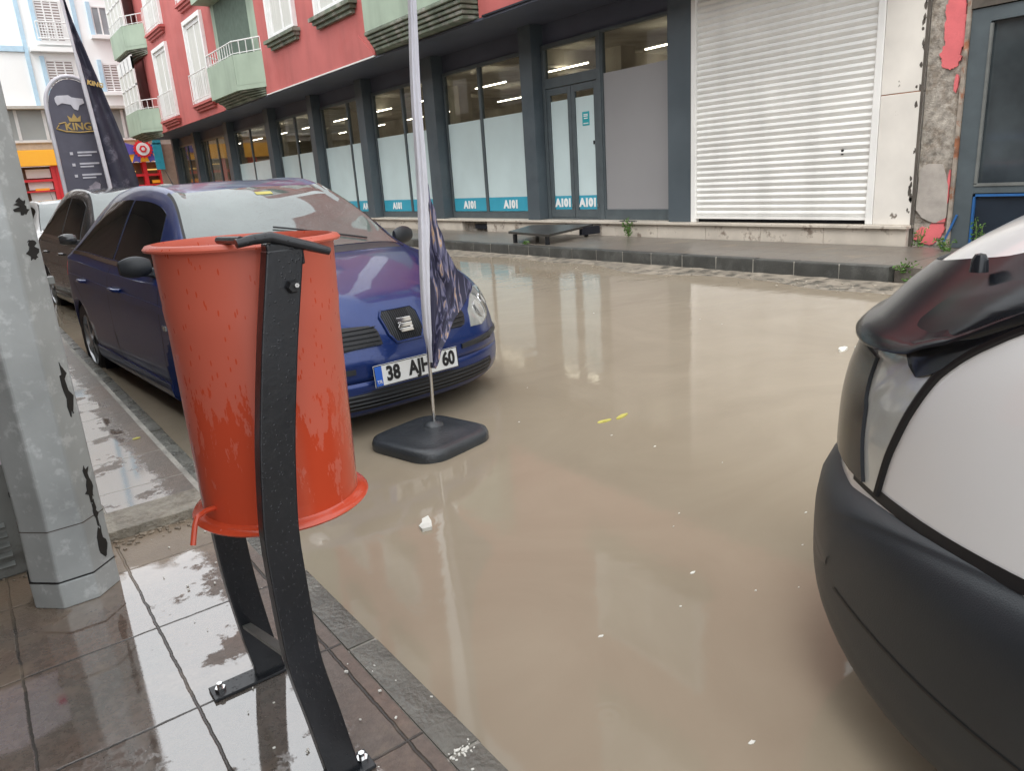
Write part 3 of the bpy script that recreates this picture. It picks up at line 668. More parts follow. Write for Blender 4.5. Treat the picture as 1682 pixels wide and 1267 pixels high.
# ================================================================== NEIGHBOURING OLD BUILDING (cracked pier + dark window)
O = thing('old_building', (8.7, 1, Z_FAR - .05), 'old building with a cracked concrete pier, flaking pink paint and a dark glazed front', 'building')
pr_ = MB(); rings = []; rnd = random.Random(9)
for i in range(41):
    z = .05 + i * .1; rings.append([(XF + .25, 4.05, z), (XF + .04 + rnd.uniform(-.006, .006), 4.05, z), (XF + .03 + rnd.uniform(-.008, .008), 3.93, z), (XF + .035 + rnd.uniform(-.008, .008), 3.82, z), (XF + .045 + rnd.uniform(-.006, .006), 3.69 + rnd.uniform(-.008, .008), z), (XF + .25, 3.69, z)])
pr_.loft(rings, True, True); pr_.build('pier', 'raw_concrete', O)
def blob(yc, zc, ry, rz_, seed, n=26, x=XF + .02, th=.02, jag=.22):
    r = random.Random(seed); n = 72; ph = [r.uniform(0, 6) for _ in range(6)]
    def f(a): return 1 + sum(jag * .6 / (j + 1) ** .7 * math.sin((j * 2 + 2) * a + ph[j]) for j in range(6)) * .6 + r.uniform(-.08, .08)
    out = []
    for k in range(n):
        a = 2 * PI * k / n; q = f(a); out.append((yc + ry * math.cos(a) * q, zc + rz_ * math.sin(a) * q))
    return out
for (yc, zc, ry, rz_, sd) in ((3.80, 2.35, .10, .33, 1), (3.82, 2.05, .1, .12, 2), (3.74, 1.78, .02, .09, 11), (3.9, .22, .12, .1, 3), (3.8, .3, .07, .12, 4), (3.735, .55, .025, .22, 5), (3.72, .8, .012, .12, 8), (3.92, .8, .012, .02, 6)):
    pts = [(max(3.695, min(4.04, p[0])), max(.115, p[1])) for p in blob(yc, zc, ry, rz_, sd)]
    fanblob(pts, XF + .016 + sd * .0004, XF + .05).build('flaking_paint', 'pink_paint', O)
fanblob([(3.71, .42), (3.72, .75), (3.80, .98), (3.95, .99), (4.03, .93), (4.035, .5), (3.95, .40), (3.82, .36)], XF + .017, XF + .05).build('render_patch', mat('render_patch', (.42, .38, .34), .75, noise=.15, nscale=8, bump=.4), O)
MB().tube([(XF + .012, 4.04, .45), (XF + .012, 3.93, .40), (XF + .012, 3.85, .36), (XF + .012, 3.71, .37)], .004, 5).build('crack', 'grime', O)
MB().box(XF + .0, XF + .2, 3.655, 3.69, .1, 4).build('edge_trim', mat('worn_trim', (.34, .29, .24), .8, noise=.4, nscale=9, col2=(.3, .12, .06), n2scale=5, n2lo=.52, n2hi=.6), O)
fr = MB(); fr.box(XF + .03, XF + .14, 3.47, 3.65, .1, 2.45); fr.box(XF + .03, XF + .14, -2.0, 3.47, 2.32, 2.45); fr.box(XF + .03, XF + .14, -2, 3.47, .67, .74)
fr.build('window_frame', 'frame_dark', O)
fr2 = MB(); fr2.box(XF + .02, XF + .05, 3.445, 3.47, .76, 2.3); fr2.box(XF + .02, XF + .05, -2, 3.47, .74, .77)
fr2.build('window_bead', 'grey_metal', O)
MB().box(XF + .08, XF + .09, -2, 3.46, .76, 2.33).build('pane', mat('dark_pane', (.05, .06, .065), .06, noise=.5, nscale=1.4, spec=.9), O)
MB().box(XF + .06, XF + .1, -2, 3.47, .1, .67).build('lower_panel', 'steel_dark', O)
bf = MB(); bf.box(XF + .03, XF + .062, 3.45, 3.475, .12, .66); bf.box(XF + .03, XF + .062, -2, 3.475, .635, .66)
bf.build('blue_trim', 'blue_frame', O)
MB().box(XF + .15, XF + .4, -8, 3.68, .06, 4).build('wall', 'raw_concrete', O)
MB().box(XF + .01, XF + .4, -8, 3.66, 2.46, 2.7).build('lintel', 'grime', O)
MB().bar((XF - .0, 3.72, .12), (XF + .01, 3.6, .45), .02, .02).build('loose_strip', 'blue_frame', O)
MB().box(XF + .1, 16, -8, 4.0, 2.7, 9).build('upper_wall', 'grey_plaster', O)

# ================================================================== PLATFORM RAMP ON FAR PAVEMENT
R = thing('loading_ramp', (7.9, 8.9, Z_FAR), 'low black metal platform on short legs against the shop plinth', 'ramp')
ra = MB()
v = [(7.15, 9.7, .295), (7.13, 8.68, .27), (8.45, 9.1, .30), (8.1, 10.3, .30)]
ra.add([(*p[:2], p[2] - .035) for p in v] + v, [(0, 3, 2, 1), (4, 5, 6, 7), (0, 1, 5, 4), (1, 2, 6, 5), (2, 3, 7, 6), (3, 0, 4, 7)])
ra.build('deck', mat('ramp_deck', (.05, .048, .045), .3, noise=.3, nscale=5, bump=.4), R)
for x, y, zt in ((7.19, 9.58, .25), (7.18, 8.76, .24), (8.35, 9.17, .265), (8.1, 10.15, .265)):
    MB().box(x - .025, x + .025, y - .025, y + .025, Z_FAR, zt).build('leg', 'bin_black', R)
MB().box(8.1, 8.5, 9.0, 9.06, .15, .275).build('crossbar', 'black_gap', R)
o = MB().box(8.505, 8.545, 8.2, 8.55, .337, .352).add([(8.5, 8.5, .352), (8.54, 8.5, .352), (8.54, 8.3, .385), (8.5, 8.3, .385)], [(0, 1, 2, 3)]).build('metal_bracket', 'alloy'); tag(o, 'small bent metal bracket lying on the ledge below the grey panel', 'bracket')

# ================================================================== WEEDS
def weed(name, x, y, z, h, n, r, seed, label, stems=6, m='leaf', against=None):
    T = thing(name, (x, y, z), label, 'weed', 'weeds growing along the far pavement'); rnd = random.Random(seed); st = MB(); lf = MB()
    for s_ in range(stems):
        a = rnd.uniform(0, 2 * PI); rr = r * rnd.uniform(.2, 1); hh = h * rnd.uniform(.5, 1)
        tip = Vector((rr * math.cos(a) * .6, rr * math.sin(a), hh)); path = [Vector((0, 0, 0)), tip * .5 + Vector((0, 0, hh * .1)), tip]
        st.tube([p + Vector((x, y, z)) for p in path], .004, 5)
        for k in range(n // stems):
            t = rnd.uniform(.15, 1); c = path[0].lerp(tip, t) + Vector((rnd.gauss(0, .02), rnd.gauss(0, .025), rnd.gauss(0, .015))); c.z = max(c.z, .01)
            L_ = rnd.uniform(.025, .05); wd = L_ * .4; d = Vector((rnd.uniform(-1, 1), rnd.uniform(-1, 1), rnd.uniform(-.4, .8))).normalized(); u = d.cross(Vector((rnd.uniform(-1, 1), rnd.uniform(-1, 1), rnd.uniform(-1, 1)))).normalized()
            nn = d.cross(u) * .006; c = c + Vector((x, y, z))
            lf.add([c - d * L_ * .5, c + u * wd * .5 + nn, c + d * L_ * .5, c - u * wd * .5 + nn, c - nn], [(0, 1, 4), (1, 2, 4), (2, 3, 4), (3, 0, 4)])
    st.build('stem', 'stem', T); lf.build('foliage', m, T)
    return T
weed('weed', 8.4, 8.25, Z_FAR, .3, 170, .14, 1, 'bushy green weed growing from the plinth beside the low ramp', 7)
weed('weed', 8.3, 3.25, Z_FAR - .04, .42, 90, .12, 2, 'tall thin weed in front of the dark blue lower panel', 4)
weed('weed', 8.25, 3.5, Z_FAR - .01, .16, 80, .18, 3, 'low spreading weed at the foot of the dark window frame', 6)
weed('weed', 8.45, 3.9, Z_FAR, .22, 50, .08, 4, 'small weed sprouting at the foot of the cracked pink pier', 4)
weed('weed', 7.05, 3.38, Z_FAR - .06, .12, 70, .16, 5, 'tiny sprouts of weed at the broken end of the kerb', 6)
weed('weed', 6.9, 3.2, -.04, .08, 40, .12, 6, 'yellowish sprouts of weed in the gutter rubble below the kerb end', 5)
weed('weed', 7.1, 9.2, Z_FAR, .06, 24, .08, 7, 'sparse sprouts of weed at the outer foot of the low ramp', 4)

# ================================================================== FAR WHITE BUILDING WITH MARKET
YF = 40.0; sF = YF / 36.0
def fz(z): return 1.2 + (z - 1.2) * sF
FB = thing('white_apartment_building', (3, YF, 0), 'bright white apartment block with pale blue stripes above an orange market sign', 'building')
FB_ = MB(); FB_.box(-14, 9.6, YF, YF + 10, fz(4.95), 16); FB_.build('wall', 'far_white', FB)
MB().box(-14, 9.6, YF + .02, YF + 10, fz(3.55), fz(4.95)).build('first_floor_wall', 'grey_plaster', FB)
MB().box(-14, 9.6, YF - .5, YF + 2, fz(4.83), fz(4.94)).build('cornice', 'grey_plaster', FB)
MB().box(-14, 9.6, YF + .3, YF + 10, 0, fz(2.7)).build('shop_wall', mat('dim_shop', (.2, .13, .08), .7, noise=.4, nscale=1.5), FB)
MB().box(-14, 9.6, YF + .05, YF + 9, fz(3.34), fz(3.56)).build('band', 'grey_plaster', FB)
for x in (3.86, 5.8, 1.6, 8.3): MB().box(x * sF - .06, x * sF + .1, YF - .06, YF - .001, fz(4.95), 15.9).build('stripe', 'pale_blue', FB)
MB().box(3.3 * sF - 2.4, 3.86 * sF - .07, YF - .1, YF - .002, fz(6.95), fz(7.15)).build('stripe', 'pale_blue', FB)
def fwin(x0, x1, z0, z1, n, pane='brown_pane', rail=False, ledge=True):
    x0 *= sF; x1 *= sF; z0 = fz(z0); z1 = fz(z1); f = MB(); t = .06
    f.box(x0, x1, YF - .05, YF - .002, z0, z0 + t); f.box(x0, x1, YF - .05, YF - .002, z1 - t, z1)
    for k in range(n + 1):
        xx = x0 + (x1 - x0 - t) * k / n; f.box(xx, xx + t, YF - .05, YF - .002, z0 + t, z1 - t)
    F = f.build('window', 'white_paint', FB)
    MB().box(x0 + .02, x1 - .02, YF - .02, YF - .004, z0 + .02, z1 - .02).build('pane', pane, F)
    MB().box(x0 - .16, x0 - .002, YF - .12, YF - .003, z0, z1 + .15).build('surround', 'pale_blue', F)
    if pane == 'brown_pane':
        bl = MB()
        for k in range(int((z1 - z0) / .11)): bl.box(x0 + .07, x1 - .07, YF - .026, YF - .0205, z0 + .1 + k * .11, z0 + .15 + k * .11)
        bl.build('blind', 'white_paint', F)
    if rail:
        r = MB(); r.tube([(x0 - .1, YF - .3, z0 + .75), (x1 + .1, YF - .3, z0 + .75)], .03, 6); r.tube([(x0 - .1, YF - .3, z0 + .1), (x1 + .1, YF - .3, z0 + .1)], .03, 6)
        for k in range(12): xx = x0 - .1 + (x1 - x0 + .2) * k / 11; r.tube([(xx, YF - .3, z0 + .05), (xx, YF - .3, z0 + .75)], .018, 5)
        r.build('railing', 'white_paint', F)
    if ledge: MB().box(x0 - .2, x1 + .2, YF - .25, YF - .003, z0 - .14, z0 - .002).build('ledge', 'far_white', F)
for dz in (0, 2.45):
    fwin(4.45, 5.35, 7.35 + dz, 8.85 + dz, 3, rail=True)
    fwin(6.42, 7.3, 7.65 + dz, 8.75 + dz, 3, 'far_glass')
fwin(4.42, 5.4, 5.35, 6.68, 3, rail=False); fwin(6.42, 7.3, 5.5, 6.6, 3)
MB().box(4.0 * sF, 5.6 * sF, YF - .4, YF - .004, fz(6.95), fz(7.12)).build('balcony_slab', 'far_white', FB)
gw = MB()
for x in (2.0, 2.95, 3.9, 4.9, 6.2, 6.75, 7.3): gw.box(x * sF, x * sF + .12, YF - .06, YF + .01, fz(3.68), fz(4.82))
gw.box(-3, 9.0, YF - .06, YF + .012, fz(3.6), fz(3.7)); gwo = gw.build('glazing_bars', 'white_paint', FB)
MB().box(-3, 9.0, YF - .01, YF + .018, fz(3.7), fz(4.82)).build('first_floor_glazing', mat('grey_glazing', (.36, .38, .37), .3, noise=.1, nscale=.6), FB)
# market sign
sg = MB().box(2.4 * sF, 7.76 * sF, YF - .35, YF + .2, fz(2.70), fz(3.31)).build('shop_sign', 'orange_sign', FB, bevel=.02)
def disc(x, z, r, y, th, n=32, scal=0):
    pts = [(x + (r * (1 + (scal if k % 2 else -scal))) * math.cos(2 * PI * k / n), z + (r * (1 + (scal if k % 2 else -scal))) * math.sin(2 * PI * k / n)) for k in range(n)]
    return MB().prism(pts, 'y', y - th, y)
rx, rz_ = 7.28 * sF, fz(3.20)
rb = MB(); rb.prism([(rx, rz_ + .05), (rx - .8, rz_ + .34), (rx - .72, rz_), (rx - .88, rz_ - .25), (rx - .3, rz_ - .2)], 'y', YF - .42, YF - .36)
rb.prism([(rx, rz_ + .05), (rx + .8, rz_ + .34), (rx + .72, rz_), (rx + .88, rz_ - .25), (rx + .3, rz_ - .2)], 'y', YF - .42, YF - .36)
rb.prism([(rx - .35, rz_ - .1), (rx - .55, rz_ - .62), (rx - .38, rz_ - .52), (rx - .22, rz_ - .6), (rx - .1, rz_ - .2)], 'y', YF - .42, YF - .36)
rb.prism([(rx + .35, rz_ - .1), (rx + .55, rz_ - .62), (rx + .38, rz_ - .52), (rx + .22, rz_ - .6), (rx + .1, rz_ - .2)], 'y', YF - .42, YF - .36)
rbo = rb.build('ribbon_emblem', 'indigo', sg)
disc(rx, rz_, .40, YF - .43, .04, 36, .09).build('rosette', 'red_gloss', sg)
disc(rx, rz_, .29, YF - .475, .02).build('rosette_ring', 'white_paint', sg)
disc(rx, rz_, .17, YF - .50, .02, 6).build('rosette_centre', 'red_gloss', sg)
disc(rx, rz_, .08, YF - .525, .01).build('rosette_dot', 'white_paint', sg)
gm = MB()
for x in (2.5, 3.85, 4.0, 5.3, 6.2, 7.28, 7.9): gm.box(x * sF - .09, x * sF + .09, YF - .1, YF + .29, 0, fz(2.69))
gm.box(2.4 * sF, 8.3 * sF, YF - .08, YF + .28, fz(2.1), fz(2.2)); gm.box(2.4 * sF, 8.3 * sF, YF - .08, YF + .28, fz(1.7), fz(1.76))
gm.build('shop_window_frame', 'red_gloss', FB)
wl = MB()
for x, z, l in ((4.1, 2.4, .9), (4.3, 2.28, .7), (7.4, 2.35, .9), (6.4, 2.3, .6), (5.4, 2.45, .5)): wl.box(x * sF, x * sF + l, YF + .2, YF + .25, fz(z), fz(z) + .05)
wl.build('lit_strip', 'yellow_warm', FB)
wp = MB(); 
for z in (2.25, 1.8, 1.35): wp.box(2.9 * sF, 3.75 * sF, YF + .1, YF + .2, fz(z), fz(z) + .38)
wp.build('window_poster', 'white_text', FB)
oc = MB()
for x, z in ((3.1, 1.72), (7.5, 1.8), (7.9, 1.8), (7.6, 1.6), (6.4, 1.75)): oc.box(x * sF, x * sF + .55, YF + .05, YF + .12, fz(z), fz(z) + .14)
oc.build('price_card', 'orange_sign', FB)
TP = thing('corner_shop_sign', (8.9, 38.2, 0), 'teal round-topped shop sign on a brown panel at the far corner of the red block', 'sign')
MB().box(8.25, 8.62, 38.2, 38.26, fz(2.3), fz(3.35)).prism([(8.25, fz(3.3)), (8.3, fz(3.6)), (8.5, fz(3.68)), (8.62, fz(3.55)), (8.62, fz(3.3))], 'y', 38.2, 38.26).build('panel', 'teal_panel', TP)
MB().box(8.45, 9.2, 38.3, 38.4, -.05, fz(3.3)).build('backing', 'brown_panel', TP)

# ================================================================== OPPOSITE BUILDING (behind the camera's left; shades and mirrors)
OB = thing('brown_building', (-4, 10, 0), 'plain brown building lining the near pavement', 'building')
ob = MB(); ob.box(-2.2, -1.25, -.5, 60, -.1, 7.0)
ob.build('wall', 'opposite_wall', OB)
MB().box(-1.249, -.42, -.5, 60, 3.1, 3.3).build('canopy', 'opposite_wall', OB)
ow = MB()
for fl in range(3):
    for k in range(14): ow.box(-1.25, -1.22, 4 + k * 4, 5.6 + k * 4, 3.8 + fl * 2.8, 5.2 + fl * 2.8) if fl == 0 else None
ow.build('window', 'white_paint', OB)

# ================================================================== LAMP POST
LP = thing('lamp_post', (.085, 2.6, 0), 'mottled galvanised steel lamp post standing on the near pavement', 'lamp post')
cx, cy = .075, 2.585
def octa(cx, cy, r, z, rot=.39): return [(cx + r * math.cos(2 * PI * k / 8 + rot), cy + r * math.sin(2 * PI * k / 8 + rot), z) for k in range(8)]
MB().loft([octa(cx, cy, .128, 0), octa(cx + .006, cy, .122, .3), octa(cx + .014, cy, .119, 2.0), octa(cx + .02, cy, .1, 6.0)], True, True).build('shaft', 'zinc', LP, bevel=.006)
sl = MB()
sl.loft([octa(cx, cy, .1295, .0), octa(cx, cy, .1285, .085)], True, True)
sl.build('foot_sleeve', 'zinc', LP, bevel=.004)
MB().loft([octa(cx, cy, .1292, .086), octa(cx, cy, .1290, .090)], True, True).build('seam', 'black_paint', LP)
MB().loft([octa(cx + .005, cy, .1245, .255), octa(cx + .005, cy, .1245, .2575)], True, True).build('seam', 'grime', LP)
# black paint marks on the street side face, slightly raised flakes
rnd = random.Random(8)
def on_post(ang, z, r=None):
    rr = (.1225 - z * .0016) * .9239 if r is None else r
    return Vector((cx + .006 + z * .004 + rr * math.cos(ang), cy + rr * math.sin(ang), z))
for (a0, zc, wdt, hh) in ((-.785, .66, .045, .085), (-.785, .36, .05, .06), (-.785, .16, .04, .06), (-.785, 1.20, .06, .022), (-.785, 1.08, .05, .03), (-.785, .255, .02, .05)):
    n = 22; ctr = on_post(a0, zc); nrm = Vector((math.cos(a0), math.sin(a0), 0)); tg = Vector((-nrm.y, nrm.x, 0)); ctr = ctr + tg * .012
    pts = [ctr + tg * wdt * .5 * math.cos(2 * PI * k / n) * rnd.uniform(.15, 1.2) + Vector((0, 0, hh * math.sin(2 * PI * k / n) * rnd.uniform(.7, 1.15))) for k in range(n)]
    MB().add([p + nrm * .0012 for p in pts] + [p - nrm * .01 for p in pts], [tuple(range(n))] + [(k, (k + 1) % n, n + (k + 1) % n, n + k) for k in range(n)]).build('paint_mark', 'black_paint', LP)
MB().obox(Matrix.Translation(on_post(-.05, .985, .118)), .02, .05, .02).build('clip', 'grey_metal', LP)
MB().bar((cx, cy, 5.95), (cx + 1.2, cy - .1, 6.3), .06, .06).build('arm', 'zinc', LP)

# ================================================================== UTILITY CABINET
UC = thing('utility_cabinet', (-.45, 3.0, 0), 'grey louvred utility cabinet with torn paper notices behind the lamp post', 'cabinet')
MB().box(-.95, .0, 2.83, 3.25, .0, 1.15).build('body', mat('cabinet_grey', (.17, .175, .165), .6, noise=.25, nscale=5, col2=(.1, .1, .09), n2scale=6), UC, bevel=.008)
lv = MB()
for k in range(5):
    z = .05 + k * .035; lv.obox(Matrix.Translation((-.22, 2.822, z)) @ Matrix.Rotation(.6, 4, 'X'), .3, .02, .006)
lv.build('louvre', 'grey_metal', UC)
pp = MB().add([(-.4, 2.826, .385), (-.012, 2.826, .395), (-.018, 2.826, .60), (-.2, 2.826, .64), (-.4, 2.826, .6)], [(0, 1, 2, 3, 4)]).build('paper_notice', 'paper', UC)
text('1', .07, basis((-.04, 2.823, .44), (1, 0, 0), (0, 0, 1)), 'ink', pp)
MB().box(-.06, -.024, 2.822, 2.8255, .5, .53).build('pink_mark', 'pink_ink', pp)
MB().tube([(-.03, 2.8, .29), (-.03, 2.83, .29)], .008, 8).build('lock', 'ink', UC)

# ================================================================== LITTER BIN
BN = thing('litter_bin', (.45, 1.49, 0), 'tilting orange plastic litter bin hung on a bowed black steel frame', 'litter bin')
bx, by = .452, 1.492
N_ = 72
def cone_ring(r, z, dip=0): return [(bx + r * math.cos(2 * PI * k / N_), by + r * math.sin(2 * PI * k / N_), z) for k in range(N_)]
prof = [(.160, .575), (.1605, .60), (.1645, .95), (.1675, .99), (.1665, .998), (.168, 1.035), (.169, 1.085), (.170, 1.104)]
rim = [(.177, 1.104), (.183, 1.100), (.1842, 1.104), (.179, 1.110), (.169, 1.112)]
inner = [(.163, 1.10), (.161, 1.0), (.155, .60), (.1, .585), (.01, .58)]
bk = MB(); bk.loft([cone_ring(r, z) for r, z in prof + rim + inner])
TILT = Matrix.Translation((bx, by, .83)) @ Matrix.Rotation(math.radians(.9), 4, 'Y') @ Matrix.Translation((-bx, -by, -.83))
bk.xf(TILT)
bucket = bk.build('bucket', 'bin_orange', BN, smooth=True, autosmooth=.9)
# flared foot rim
fr_ = MB(); fr_.loft([cone_ring(r, z) for r, z in [(.1603, .60), (.1608, .572), (.169, .5665), (.179, .564), (.1825, .5595), (.179, .555), (.165, .556), (.01, .558)]])
fr_.xf(TILT).build('foot_rim', 'bin_orange', bucket, smooth=True)
# lip spout at the rear right of the rim
sp = MB()
for k in range(0, 1): pass
# legs
def leg(pts, y, wx, ty, name='leg'):
    """flat bowed plate: list of (x, z)"""
    f = curve([(z, x) for x, z in pts][::-1] if pts[0][1] > pts[-1][1] else [(z, x) for x, z in pts])
    zs = [pts[0][1] + (pts[-1][1] - pts[0][1]) * k / 30 for k in range(31)]
    rings = [[(f(z) - wx / 2, y - ty / 2, z), (f(z) + wx / 2, y - ty / 2, z), (f(z) + wx / 2, y + ty / 2, z), (f(z) - wx / 2, y + ty / 2, z)] for z in zs]
    m_ = MB(); m_.loft(rings, True, True); return m_.build(name, 'bin_black', BN, bevel=.003)
ny = 1.275
leg([(.413, 0), (.392, .15), (.366, .35), (.364, .55), (.377, .70), (.410, .9), (.452, 1.10)], ny, .066, .034)
fy = 1.725
leg([(.413, 0), (.392, .15), (.376, .35), (.372, .55), (.39, .70), (.42, .9), (.452, 1.10)], fy, .07, .034)
# seam return on the near leg (thin lighter edge strip)
MB().bar((.345, ny + .02, .325), (.372, fy - .02, .165), .02, .008).build('brace', 'grey_metal', BN)
for (y, x0, x1) in ((ny, .35, .475), (fy, .265, .45)):
    p = MB().box(x0, x1, y - .03, y + .03, .0015, .009).build('foot_plate', 'bin_black', BN, bevel=.001)
    xb = x1 - .018 if y == ny else x0 + .022
    b_ = MB(); b_.lathe([(.001, .03), (.007, .03), (.007, .018), (.013, .018), (.013, .009)], Matrix.Translation((xb, y, 0)), 6); b_.build('bolt', 'chrome', p)
# pivot bar over the rim
pb = MB(); pb.tube([(.372, ny - .01, 1.117), (.40, ny - .01, 1.121), (.43, ny - .012, 1.122), (.50, ny - .02, 1.098), (.527, ny - .024, 1.088)], [.010, .011, .012, .011, .009], 12, True, .8)
pb.build('pivot_bar', 'bin_black', BN, smooth=True)
MB().box(.4195, .4845, ny - .016, ny + .016, 1.07, 1.112).build('bracket', 'bin_black', BN, bevel=.004)
MB().tube([(.38, ny - .012, 1.122), (.38, by - .10, 1.118)], .007, 8).build('clamp', 'bin_black', BN)
for zz, xx in ((1.035, .452), ):
    MB().lathe([(.001, .012), (.009, .012), (.012, .006), (.012, 0)], basis((xx, ny - .017, zz), (1, 0, 0), (0, 0, 1)), 6).build('bolt', 'ink', BN)
    MB().lathe([(.001, .006), (.004, .006), (.004, 0)], basis((xx + .004, ny - .028, zz + .003), (1, 0, 0), (0, 0, 1)), 8).build('bolt', 'chrome', BN)
# latch handle hanging from the lower left of the bucket
lh = MB(); lh.tube([(bx - .150, by - .05, .60), (bx - .172, by - .065, .605), (bx - .19, by - .07, .60), (bx - .197, by - .072, .585), (bx - .208, by - .08, .55)], .0055, 8)
lh.xf(TILT).build('latch', 'bin_orange', BN, smooth=True)

# ================================================================== FRONT BANNER FLAG
FL = thing('banner_flag', (1.70, 3.02, Z_WATER), 'narrow furled banner with white sleeve on a black base before the blue car', 'banner flag')
def rrect(hx, hy, r, z, n=8):
    pts = []
    for (sx, sy, a0) in ((1, 1, 0), (-1, 1, PI / 2), (-1, -1, PI), (1, -1, 3 * PI / 2)):
        for k in range(n + 1):
            a = a0 + PI / 2 * k / n; pts.append((sx * (hx - r) + r * math.cos(a), sy * (hy - r) + r * math.sin(a), z))
    return pts
Mb = Matrix.Translation((1.675, 3.035, 0)) @ Matrix.Rotation(math.radians(14), 4, 'Z')
bs = MB(); rings = [[Mb @ Vector(p) for p in rrect(a, b, r, z)] for a, b, r, z in ((.23, .23, .12, Z_ROAD), (.24, .24, .125, -.06), (.241, .241, .125, -.032), (.233, .233, .12, -.012), (.212, .212, .11, -.002), (.19, .19, .09, -.005), (.13, .13, .06, .004), (.05, .05, .03, .008))]
bs.loft(rings, True, True); base = bs.build('base', 'rubber', FL, smooth=True, autosmooth=.9)
hd = MB()
for k in range(-4, 5):
    x = k * .028; hd.obox(Mb @ Matrix.Translation((x, -.08 - .01 * (k % 2), -.003)), .010, .05 + .02 * (k % 3), .006)
for k in range(3): hd.obox(Mb @ Matrix.Translation((.09 - k * .02, -.15 + .012 * k, -.006)) @ Matrix.Rotation(.4, 4, 'Z'), .08, .008, .006)
hd.build('moulded_ribs', 'rubber', base, bevel=.002)
MB().lathe([(.001, .016), (.03, .016), (.05, .0), (.055, -.01)], Matrix.Translation((1.725, 3.085, .012)), 20).build('socket', 'rubber', base, smooth=True)
pt = [(1.733, 3.09, -.02), (1.745, 3.095, .35), (1.790, 3.10, 1.04), (1.835, 3.10, 1.95), (1.87, 3.10, 2.7), (1.96, 3.08, 3.2), (2.15, 3.05, 3.5)]
MB().tube(pt[:3], [.0095, .009, .008], 12).build('pole', 'chrome', FL, smooth=True)
# white sleeve: pleated strip hugging the pole, wide in the middle
sl = MB(); rings = []
fx_ = curve([(z, x) for x, y, z in pt]); 
for i in range(70):
    z = .33 + (3.4 - .33) * i / 69; xx = fx_(z); wd = curve([(.33, .010), (.5, .018), (1.0, .027), (1.6, .020), (2.2, .013), (3.4, .009)])(z)
    if i < 3: wd *= .6
    pts = []
    for k in range(17):
        u = -1 + 2 * k / 16; pts.append((xx + u * wd + .004 * math.sin(z * 7), 3.086 - .012 * math.cos(u * 1.4) - .005 * math.cos(u * 9 + z * 1.5), z))
    for k in range(16, -1, -1):
        u = -1 + 2 * k / 16; pts.append((xx + u * wd * .95 + .004 * math.sin(z * 7), 3.104 + .008 * math.cos(u * 1.4), z))
    rings.append(pts)
sl.loft(rings, True, True); sl.build('sleeve', 'sleeve', FL, smooth=True)
# dark cloth gathered at the right of the sleeve
clm = mat('flag_print', (.03, .03, .055), .5, noise=.2, nscale=5)
t_ = clm.node_tree; N = t_.nodes; L = t_.links
tc = N.new('ShaderNodeTexCoord'); mp = N.new('ShaderNodeMapping'); mp.inputs['Scale'].default_value = (20, 20, 2.2); L.new(tc.outputs['Object'], mp.inputs[0])
nz = N.new('ShaderNodeTexNoise'); nz.inputs['Scale'].default_value = 3.0; nz.inputs['Detail'].default_value = 5; nz.inputs['Distortion'].default_value = .8; L.new(mp.outputs[0], nz.inputs['Vector'])
cr = N.new('ShaderNodeValToRGB'); e = cr.color_ramp.elements; e[0].position = .50; e[0].color = (.028, .028, .06, 1); e[1].position = .74; e[1].color = (.5, .48, .58, 1)
k_ = e.new(.54); k_.color = (.10, .10, .19, 1); k_ = e.new(.62); k_.color = (.22, .21, .30, 1); k_ = e.new(.66); k_.color = (.5, .3, .14, 1)
L.new(nz.outputs[0], cr.inputs[0]); L.new(cr.outputs[0], N['Principled BSDF'].inputs['Base Color'])
cl = MB(); rings = []
edge = curve([(.30, 1.755), (.36, 1.79), (.44, 1.84), (.50, 1.88), (.56, 1.93), (.62, 1.99), (.67, 2.015), (.71, 1.99), (.80, 1.92), (.95, 1.875), (1.10, 1.845), (1.2, 1.83)])
for i in range(60):
    z = .30 + .9 * i / 59; x0 = fx_(z); x1 = edge(z) + .004 * math.sin(i * .8); pts = []
    for k in range(44):
        u = k / 43; ph = u * 17 + z * 2.5; amp = .015 * math.sin(PI * min(1, u * 1.3 + .1)); sag = -.05 * (u ** 1.5) * (1 - z)
        pts.append((x0 + (x1 - x0) * u, 3.09 + amp * math.sin(ph) + sag, z + .10 * u * (0.5 - z) * 0))
    rings.append(pts)
cl.loft(rings, False); co = cl.build('cloth', clm, FL, smooth=True, autosmooth=3)
so = co.modifiers.new('thickness', 'SOLIDIFY'); so.thickness = .0015

# ================================================================== BACK BANNERS
YB = 13.0
RF = thing('rounded_banner', (1.8, YB, Z_ROAD), 'rounded top dark grey banner with gold crown lettering standing behind the parked cars', 'banner flag', 'advertising banners behind the parked cars')
def outline(x0, x1, zb, zt, r, n=14, lean=0.0):
    pts = [(x0, zb), (x1, zb)]
    pts += [(x1, zt - (x1 - x0) * .62)]
    c = (x0 + x1) / 2; h = (x1 - x0) / 2
    for k in range(1, n): a = PI * k / n; pts.append((c + h * math.cos(a), zt - h * 1.24 + h * 1.24 * math.sin(a)))
    pts.append((x0, zt - (x1 - x0) * .62)); return pts
x0, x1 = 1.52, 2.17
MB().prism(outline(x0, x1, .15, 2.93, .3), 'y', YB, YB + .02).build('panel', 'cloth_grey', RF)
tu = MB(); o_ = outline(x0 - .03, x1 + .02, -.1, 2.97, .3); tu.tube([(p[0], YB + .01, p[1]) for p in o_[2:]] + [(x0 - .03, YB + .01, -.1)], .028, 8); tu.build('pole', 'sleeve', RF, smooth=True)
xm = (x0 + x1) / 2 - .03
